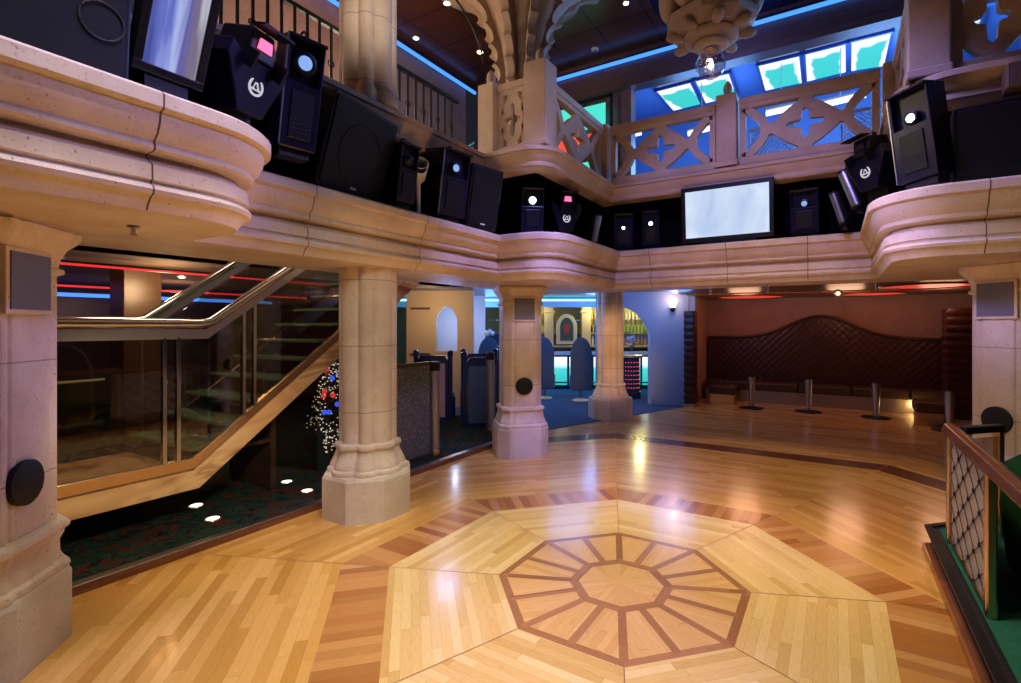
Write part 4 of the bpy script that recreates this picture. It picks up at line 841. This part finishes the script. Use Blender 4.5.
# ------------------------------------------------------------------ right platform and railing
PL = [(.71, -2), (.71, 5.32), (1.42, 6.03), (5, 6.03), (5, -2)]
bm = BM(); prism(bm, PL, 0, .195); struct('floor_platform', bm, m_grille('black_studded_riser', (.012, .012, .018), (.035, .035, .05), 22))
bm = BM(); prism(bm, [(.755, -2), (.755, 5.29), (1.45, 5.98), (5, 5.98), (5, -2)], .19, .203); struct('floor_green', bm, M_green)
bm = BM(); sweep(bm, [(.71, -2), (.71, 5.32), (1.42, 6.03)], [(0, .19), (0, .207), (-.05, .207), (-.05, .19)]); struct('trim_12', bm, M_iron)
bm = BM(); sweep(bm, [(.71, -2), (.71, 5.32), (1.42, 6.03)], [(0, .0), (0, .05), (-.03, .055), (-.06, .04), (-.065, 0.001)][::1]); 
for v in bm.verts: pass
struct('trim_13', bm, M_nos)
bm = BM(); prism(bm, [(.645, -2), (.645, 5.35), (.69, 5.4), (.71, 5.32), (.71, -2)], .001, .045); struct('trim_14', bm, m_wood('orange_mahogany', (.24, .085, .03), (.38, .15, .05), .2))
for k in range(16):
    y = 5.2-k*.22
    if k % 5 == 1:
        b = BM(); disc(b, (.703, y, .13), .018, 'x', .012, 16); solo('step_spotlight', 'tiny round step light in the black platform riser, number %s from the far end' % ('one', 'two', 'three', 'four')[k//5], 'step light', b, M_neonr if k == 6 else M_white, 'step lights in the riser')
t = thing('lattice_railing', 'low railing with mahogany handrail and studded lattice panel on the green platform', 'railing', (.785, 0, .203))
b = BM(); pts = [(0, -1.5), (0, 5.05)]
prism(b, [(-.055, .865), (-.035, .92), (.0, .935), (.035, .92), (.055, .865), (.03, .845), (-.03, .845)], -1.5, 5.06, 'y'); obj('handrail', b, M_nos, t, bevel=.006, label='polished mahogany handrail')
for y0 in (5.0, 3.85, 2.2):
    b = BM(); box(b, -.028, .028, y0-.035, y0+.035, 0, .86); obj('post', b, m_wood('pale_bronze', (.38, .22, .11), (.52, .33, .18), .3) if y0 > 5 else M_brass, t, bevel=.012)
m_lat = mat('grey_backing', (.42, .37, .35), .45, .1)
for ya, yb in ((3.9, 4.95),):
    b = BM(); box(b, -.004, .004, ya, yb, .04, .83); obj('backing_panel', b, m_lat, t)
    b = BM(); box(b, -.018, .018, ya, yb, .03, .055); box(b, -.018, .018, ya, yb, .815, .84); obj('panel_frame', b, M_brass, t)
    b = BM(); studs = []
    cy, cz = (yb-ya)/3.5, .78/4.0
    for i in range(-6, 13):
        for sgn in (-1, 1):
            pts = []
            for k in range(61):
                s = k/60; z = .05+.77*s; yv = ya+i*cy + sgn*(z-.05)*(cy/cz)
                if ya <= yv <= yb: pts.append((-.010, yv, z))
            if len(pts) > 1: tube(b, [pts[0], pts[-1]], .003, 5)
    for i in range(0, 13):
        for j in range(0, 10):
            if (i+j) % 2 == 0:
                yv, z = ya+i*cy/2, .05+j*cz/2
                if ya+.02 < yv < yb-.02 and z < .80: studs.append((yv, z))
    obj('lattice_wire', b, M_iron, t)
    for yv, z in studs: b = BM(); ball(b, (-.014, yv, z), .0125, 10, 6, (.6, 1, 1.5)); obj('stud', b, M_iron, t, smooth=60)
t = thing('return_railing', 'short dark return railing running from the lattice railing towards the right column', 'railing', (.87, 5.11, .203), R(45))
b = BM(); box(b, 0, .42, -.035, .035, .84, .90); obj('handrail', b, M_iron, t, bevel=.012)
b = BM(); box(b, .37, .42, -.025, .025, 0, .84); obj('post', b, M_brass, t)
b = BM(); box(b, .04, .37, -.008, .008, .08, .80); obj('glass_panel', b, M_glass, t)
t = thing('green_sofa', 'dark green velvet sofa behind the lattice railing, cut by the right edge', 'sofa', (1.53, 4.02, .203), R(0))
b = BM(); pr = [(R(90+180*i/24)) for i in range(25)]
prof = []
rows = []
for a in pr:
    c, s = -abs(math.cos(a))**.4, math.copysign(abs(math.sin(a))**.4, math.sin(a)); rows.append([(.53*c, .83*s, .10), (.56*c, .88*s, .45), (.54*c, .85*s, .74), (.48*c, .79*s, .80), (.40*c, .70*s, .76), (.37*c, .66*s, .42), (.37*c, .66*s, .10)])
V = [[b.verts.new(p) for p in r_] for r_ in rows]
for a, c in zip(V, V[1:]):
    for i in range(7): b.faces.new((a[i], a[(i+1) % 7], c[(i+1) % 7], c[i]))
b.faces.new(V[0]); b.faces.new(V[-1][::-1]); obj('back', b, M_greenf, t, smooth=50)
b = BM(); box(b, -.35, .35, -.64, .64, .10, .44); obj('seat', b, M_greenf, t, bevel=.05, seg=3)
for sy in (-.6, .6):
    for sx in (-.25, .25): b = BM(); box(b, sx-.03, sx+.03, sy-.03, sy+.03, 0, .11); obj('foot', b, M_iron, t)
# ------------------------------------------------------------------ upper level surroundings
poly_face('ceiling_upper', [(-7, -4), (-2.6, -4), (-2.6, 9.4), (-7, 9.4)], 7.2, M_uwood)
poly_face('ceiling_void', [(-2.6, -4), (6, -4), (6, 9.4), (-2.6, 9.4)], 7.2, M_utile)
bm = BM(); box(bm, -7, 6, 9.2, 9.4, 6.5, 7.2); box(bm, -7, 6, 9.12, 9.2, 6.5, 6.62); struct('trim_15', bm, m_wood('violet_brown_beam', (.08, .05, .06), (.13, .08, .09)))
bm = BM(); box(bm, -7.0, -3.6, 9.4, 9.5, 4.1, 6.6); box(bm, -3.9, -3.4, 9.25, 9.5, 4.1, 6.6); box(bm, -4.7, -4.45, 9.3, 9.45, 4.1, 6.6); struct('wall_upper', bm, m_wood('violet_wall', (.12, .07, .09), (.18, .11, .13)))
bm = BM(); box(bm, -6, 7, 15.2, 15.3, 3.9, 8.6); box(bm, -6.05, -5.95, 9.5, 15.3, 4.1, 8.6); box(bm, 6.5, 6.6, 6, 15.3, 4.1, 8.6); struct('wall_far', bm, mat('blue_light_tinted_wall', (.16, .26, .55), .5))  # blue light of the far room put into the wall colour
neon('blue neon strip high on the left above the iron railing', (-6.85, -1, 7.05), (-6.85, 8.8, 7.05), M_neonb, .035)
neon('blue neon strip along the far upper beam', (-6.8, 9.14, 7.02), (4.5, 9.14, 7.02), M_neonb, .035)
zpl = ((0, -.216, 1), 7.18-.216*11)
bm = BM(); n_, d_ = zpl; zz = lambda y: 7.18+.216*(y-11)
quad(bm, (-6, 9.4, zz(9.4)+.06), (6.6, 9.4, zz(9.4)+.06), (6.6, 15.3, zz(15.3)+.06), (-6, 15.3, zz(15.3)+.06)); struct('ceiling_far', bm, mat('blue_light_tinted_ceiling', (.12, .22, .50), .45))  # far ceiling colour holds the blue side light
m_win = mat('sky_window_glow', (.02, .02, .02), .3); q = N(m_win); g = q.coord('Generated'); x, y, _ = q.sep(g)
nz_ = q.math('MULTIPLY', q.math('SUBTRACT', q.noise(g, 3, 2), .5), .22)
ex = q.math('MINIMUM', q.math('ADD', x, nz_), q.math('ADD', q.math('SUBTRACT', 1.05, x), nz_)); ey = q.math('ADD', y, nz_)
e = q.math('MINIMUM', q.math('MULTIPLY', ex, 1.0), ey); q.l(q.ramp(e, [(.19, (1, 1, 1)), (.25, (.04, .56, .45))]), q.b.inputs['Emission Color']); q.b.inputs['Emission Strength'].default_value = 1.15
wins = [((655, 90.3), (691, 81), (702, 104), (673, 111)), ((694, 80), (729.7, 71.7), (738, 96), (705, 103.5)), ((757, 64.5), (800.5, 54), (803, 83), (764.5, 91)), ((804, 53), (847, 42), (847, 72), (806, 82)), ((850, 41), (893, 30.6), (885, 66), (850, 71.5)), ((950, 20), (984, 12), (975, 48), (950, 53))]
for i, w_ in enumerate(wins):
    P = [hit(u, v, *zpl) for u, v in w_]; c = sum(P, Vector())/4
    bm = BM(); quad(bm, *[p-c for p in P]); o = struct('window_%d' % (i+1), bm, m_win); o.location = c
    bm = BM()
    for a, b_ in zip(P, P[1:]+P[:1]): bar(bm, a-c, b_-c, .05, .06)
    f = obj('window_frame', bm, mat('blue_frame', (.03, .07, .25), .4), o)
downlight('round downlight in the blue ceiling above the five glowing skylights', *hit(848, 29, *zpl)[:2], hit(848, 29, *zpl)[2], .06, emis('white_bulb', (1, .95, .95), 8))
for (u, v), lb in zip(((447, 3), (480, 52), (416, 38)), ('bright warm ceiling spot near the top edge above the iron railing', 'small ceiling spot left of the fan vault', 'greenish ceiling spot just right of the upper column')):
    p = hit(u, v, (0, 0, 1), 7.19); downlight(lb, p.x, p.y, 7.195, .06, M_bulb if v != 38 else emis('green_bulb', (.6, 1, .6), 6))
p = hit(626, 3, (0, 0, 1), 7.19); downlight('bright warm spot in the dark blue tiled ceiling', p.x, p.y, 7.195, .05)
p = hit(595, 49, (0, 0, 1), 7.19); t = thing('smoke_detector', 'small white detector on the dark tiled ceiling', 'detector', (p.x, p.y, 7.2)); b = BM(); rings(b, [(.07, -.001), (.07, -.03), (.04, -.05)], None, 20); obj('body', b, M_white, t, smooth=40); b = BM(); rings(b, [(.045, -.048), (.03, -.06)], None, 16); obj('cap', b, M_steel, t)
# far gallery furniture glimpsed through the tracery
for x, lb in ((-1.15, 'left'), (.1, 'middle'), (1.2, 'right')):
    t = thing('lattice_screen', 'white diamond lattice screen behind the far balustrade, '+lb+' of three', 'screen', (x, 8.55, 4.11), 0, 'white lattice screens'); b = BM()
    for i in range(-9, 19):
        for s in (-1, 1):
            y0 = i*.07; a = Vector((y0, 0)); pts = [(y0+s*z, z+.1) for z in (0, .8)]
            L0, L1 = pts; 
            for k in range(1): pass
            seg = [(L0[0]+(L1[0]-L0[0])*k/40, L0[1]+(L1[1]-L0[1])*k/40) for k in range(41)]; seg = [p for p in seg if 0 <= p[0] <= .6]
            if len(seg) > 1: tube(b, [(seg[0][0], 0, seg[0][1]), (seg[-1][0], 0, seg[-1][1])], .007, 4)
    obj('lattice', b, mat('white_wire', (.7, .75, .9), .4), t); b = BM(); box(b, -.02, .62, -.015, .015, .88, .92); box(b, -.02, 0, -.015, .015, 0, .9); box(b, .60, .62, -.015, .015, 0, .9); obj('frame', b, M_white, t)
for (u0, v0, u1, v1), lb in zip(((624, 137, 641, 133), (688, 134, 716, 127), (766, 114, 797, 107), (816, 107, 866, 95)), ('farthest left of four', 'second from the left of four', 'third from the left of four', 'longest of four')):
    p0, p1 = hit(u0, v0, (0, 1, 0), 11.0), hit(u1, v1, (0, 1, 0), 11.0); d = p1-p0
    t = thing('tube_light', 'white tube light glimpsed through the far balustrade, '+lb, 'ceiling light', p0, 0, 'white tube lights'); b = BM(); tube(b, [(0, 0, 0), d], .05, 8); obj('tube', b, emis('white_tube', (.85, .95, 1), 2), t)
    b = BM(); bar(b, (0, 0, .07), d+Vector((0, 0, .07)), .12, .04); tube(b, [d*.5+Vector((0, 0, .08)), Vector((d.x*.5, 0, 7.15-p0.z))], .01, 6); obj('housing', b, M_white, t)
t = thing('stained_glass_screen', 'screen of teal and red glowing glass behind the receding balustrade panel', 'screen', (-5.35, 9.05, 4.11), 0)
b = BM(); box(b, -.05, 1.65, -.02, .02, 0, .08); box(b, -.05, 0, -.02, .02, 0, 2.3); box(b, 1.6, 1.65, -.02, .02, 0, 2.3); box(b, -.05, 1.65, -.02, .02, 2.25, 2.3); obj('frame', b, M_iron, t)
for k, (x0, x1, z0, z1, c) in enumerate(((.05, .75, 1.75, 2.2, 0), (.85, 1.5, 1.7, 2.15, 0), (.05, .7, 1.32, 1.62, 1), (.8, 1.5, 1.35, 1.6, 1), (.1, .7, 1.0, 1.2, 0), (.9, 1.4, .8, 1.05, 0))):
    b = BM(); box(b, x0, x1, -.01, .01, z0, z1); obj('glass_piece', b, (emis('teal_glass', (.06, .75, .6), 1.1), emis('red_glass', (1, .08, .05), 1.0))[c], t, label=('teal glass', 'red glass')[c])
# ------------------------------------------------------------------ LIGHTS
def lamp(kind, loc, e, col, size=.1, target=None, angle=60, blend=.6):
    d = bpy.data.lights.new(kind.lower()+'_light', kind); d.energy = e; d.color = col
    if kind == 'AREA': d.size = size
    else: d.shadow_soft_size = size
    o = bpy.data.objects.new(kind.lower()+'_light', d); C.objects.link(o); o.location = loc
    if target is not None: o.rotation_euler = (Vector(target)-Vector(loc)).to_track_quat('-Z', 'Y').to_euler()
    if kind == 'SPOT': d.spot_size = R(angle); d.spot_blend = blend
    return o
warm = (1, .82, .58)
VIO = (.38, .32, 1)
lamp('SPOT', (-1.3, 2.6, 7.0), 1650, warm, .6, (-1.4, 3.0, 0), 54, .8)
lamp('SPOT', (-1.0, .6, 6.8), 800, (1, .84, .62), .6, (-2.6, 1.3, 0), 46)
lamp('SPOT', (-1.3, 4.6, 6.9), 800, (1, .70, .36), .5, (-.7, 6.2, 0), 50)
lamp('SPOT', (-.2, 1.0, 4.4), 260, (1, .93, .78), .4, (-4.1, 3.5, .9), 36)           # the free standing column
lamp('SPOT', (-.4, 1.8, 4.6), 170, (1, .72, .68), .3, (-3.5, 5.4, 4.5), 20)            # corner balustrade
lamp('SPOT', (-1.6, 1.2, 6.9), 650, (.30, .30, 1), .3, (-3.3, 1.3, 3.0), 40); lamp('SPOT', (.6, 4.6, 5.0), 600, VIO, .3, (-4.0, .9, 2.3), 24)                     # violet wash, left ledge and near column
lamp('SPOT', (-1.0, 4.0, 6.4), 900, VIO, .3, (-3.3, 5.0, 2.9), 30); lamp('SPOT', (.3, 3.0, 4.6), 520, VIO, .3, (-4.0, 6.3, 2.3), 15)
lamp('SPOT', (-1.2, 4.0, 6.6), 800, VIO, .3, (.8, 5.4, 3.0), 32); lamp('SPOT', (-2.2, 3.6, 4.0), 520, VIO, .3, (1.4, 6.2, 2.2), 19)
lamp('SPOT', (-1.0, 3.0, 5.6), 420, VIO, .3, (-1.2, 7.3, 3.2), 50)
lamp('SPOT', (-1.5, 1.0, 4.4), 240, (1, .84, .7), .4, (1.2, 6.0, 1.0), 40)
lamp('SPOT', (-1.9, 2.6, 5.5), 480, (.50, .28, 1), .3, (-1.2, 2.5, 0), 26)
lamp('SPOT', (-.6, 4.2, 5.8), 1200, (.36, .30, 1), .3, (-2.5, 6.2, 0), 30); lamp('SPOT', (-1.8, 1.5, 5.8), 500, (.5, .3, 1), .3, (-.6, 5.0, 0), 16)
lamp('SPOT', (-2.4, 6.6, 2.3), 260, (1, .55, .24), .2, (-4.0, 9.65, 1.3), 34)          # warm on the far column
lamp('SPOT', (-1.8, 4.2, 2.9), 90, (1, .72, .48), .2, (-4.0, 6.3, 1.0), 40)
OR = (1, .52, .20)
for tx, ty, tz, e in ((-3.2, 1.2, 2.8, 110), (-3.4, 3.8, 2.8, 85), (-3.0, 5.6, 2.8, 90), (-1.0, 7.3, 2.8, 130), (.6, 5.4, 2.8, 85)): lamp('SPOT', (-1.3, 3.2, .5), e, OR, .25, (tx, ty, tz), 44, .9)  # unseen spots added low in the hall to imitate warm floor bounce
lamp('POINT', (-5.4, 6.2, 2.3), 22, (.35, .40, 1), .2)
# bar
for X, Y, e in ((-.5, 12.2, 55), (1.6, 13.6, 45), (-1.5, 14.2, 45), (.6, 10.6, 26), (2.9, 10.9, 30)):
    lamp('POINT', cam2w(X, Y, 2.35), e*1.05, (.13, .34, 1), .45)
for X in (-.4, 2.0, 3.4): lamp('POINT', cam2w(X, 17.1, 2.5), 42, (1, .85, .38), .1)
lamp('POINT', cam2w(-2.3, 10.7, 2.3), 22, (1, .72, .40), .15)
lamp('POINT', cam2w(-2.2, 12.7, 2.0), 25, (.6, .7, 1), .15)
lamp('POINT', tuple(cam2w(3.17, 11.75, 2.52)), 7, (1, .55, .35), .05)
# alcove
for x in (-1.8, .2, 1.8): lamp('POINT', (x, 12.4, 2.35), 19, (1, .53, .32), .35)
lamp('POINT', (1.5, 13.0, .15), 3, (1, .6, .2), .05)
# lounge
lamp('POINT', (-7.6, 3.2, 2.4), 34, (1, .65, .35), .15); lamp('POINT', (-7.7, .8, 2.4), 30, (1, .5, .3), .15); lamp('POINT', (-10.6, 4.6, 2.3), 22, (1, .55, .35), .15); lamp('POINT', (-12.4, 3.5, 1.6), 8, (.1, .2, 1), .2); lamp('POINT', (-5.9, 4.4, 4.6), 110, (1, .86, .62), .3); lamp('POINT', (-6.0, 2.6, 3.2), 30, (1, .88, .65), .3)
lamp('SPOT', (-2.6, 1.6, 2.4), 190, (1, .76, .46), .2, (-5.2, 2.2, .5), 55)
# upper gallery
for p, e in (((.8, 11.5, 6.2), 150), ((3.5, 9.2, 6.0), 110), ((-2.4, 11.6, 5.6), 120)): lamp('POINT', p, e*2.6, (.20, .44, 1), .9)
lamp('SPOT', (-2.4, 2.2, 5.4), 120, (1, .80, .66), .2, (-4.1, 3.6, 5.2), 40); lamp('POINT', (.4, 9.0, 5.2), 20, (.6, .75, 1), .2); lamp('POINT', (-5.4, 3.6, 5.0), 26, (1, .66, .5), .2); lamp('POINT', (-5.6, 4.6, 6.2), 40, (1, .5, .25), .2); lamp('POINT', (-5.6, 1.2, 6.0), 40, (1, .5, .25), .2); lamp('POINT', (-1.5, 8.3, 6.4), 25, (.3, .35, 1), .2)
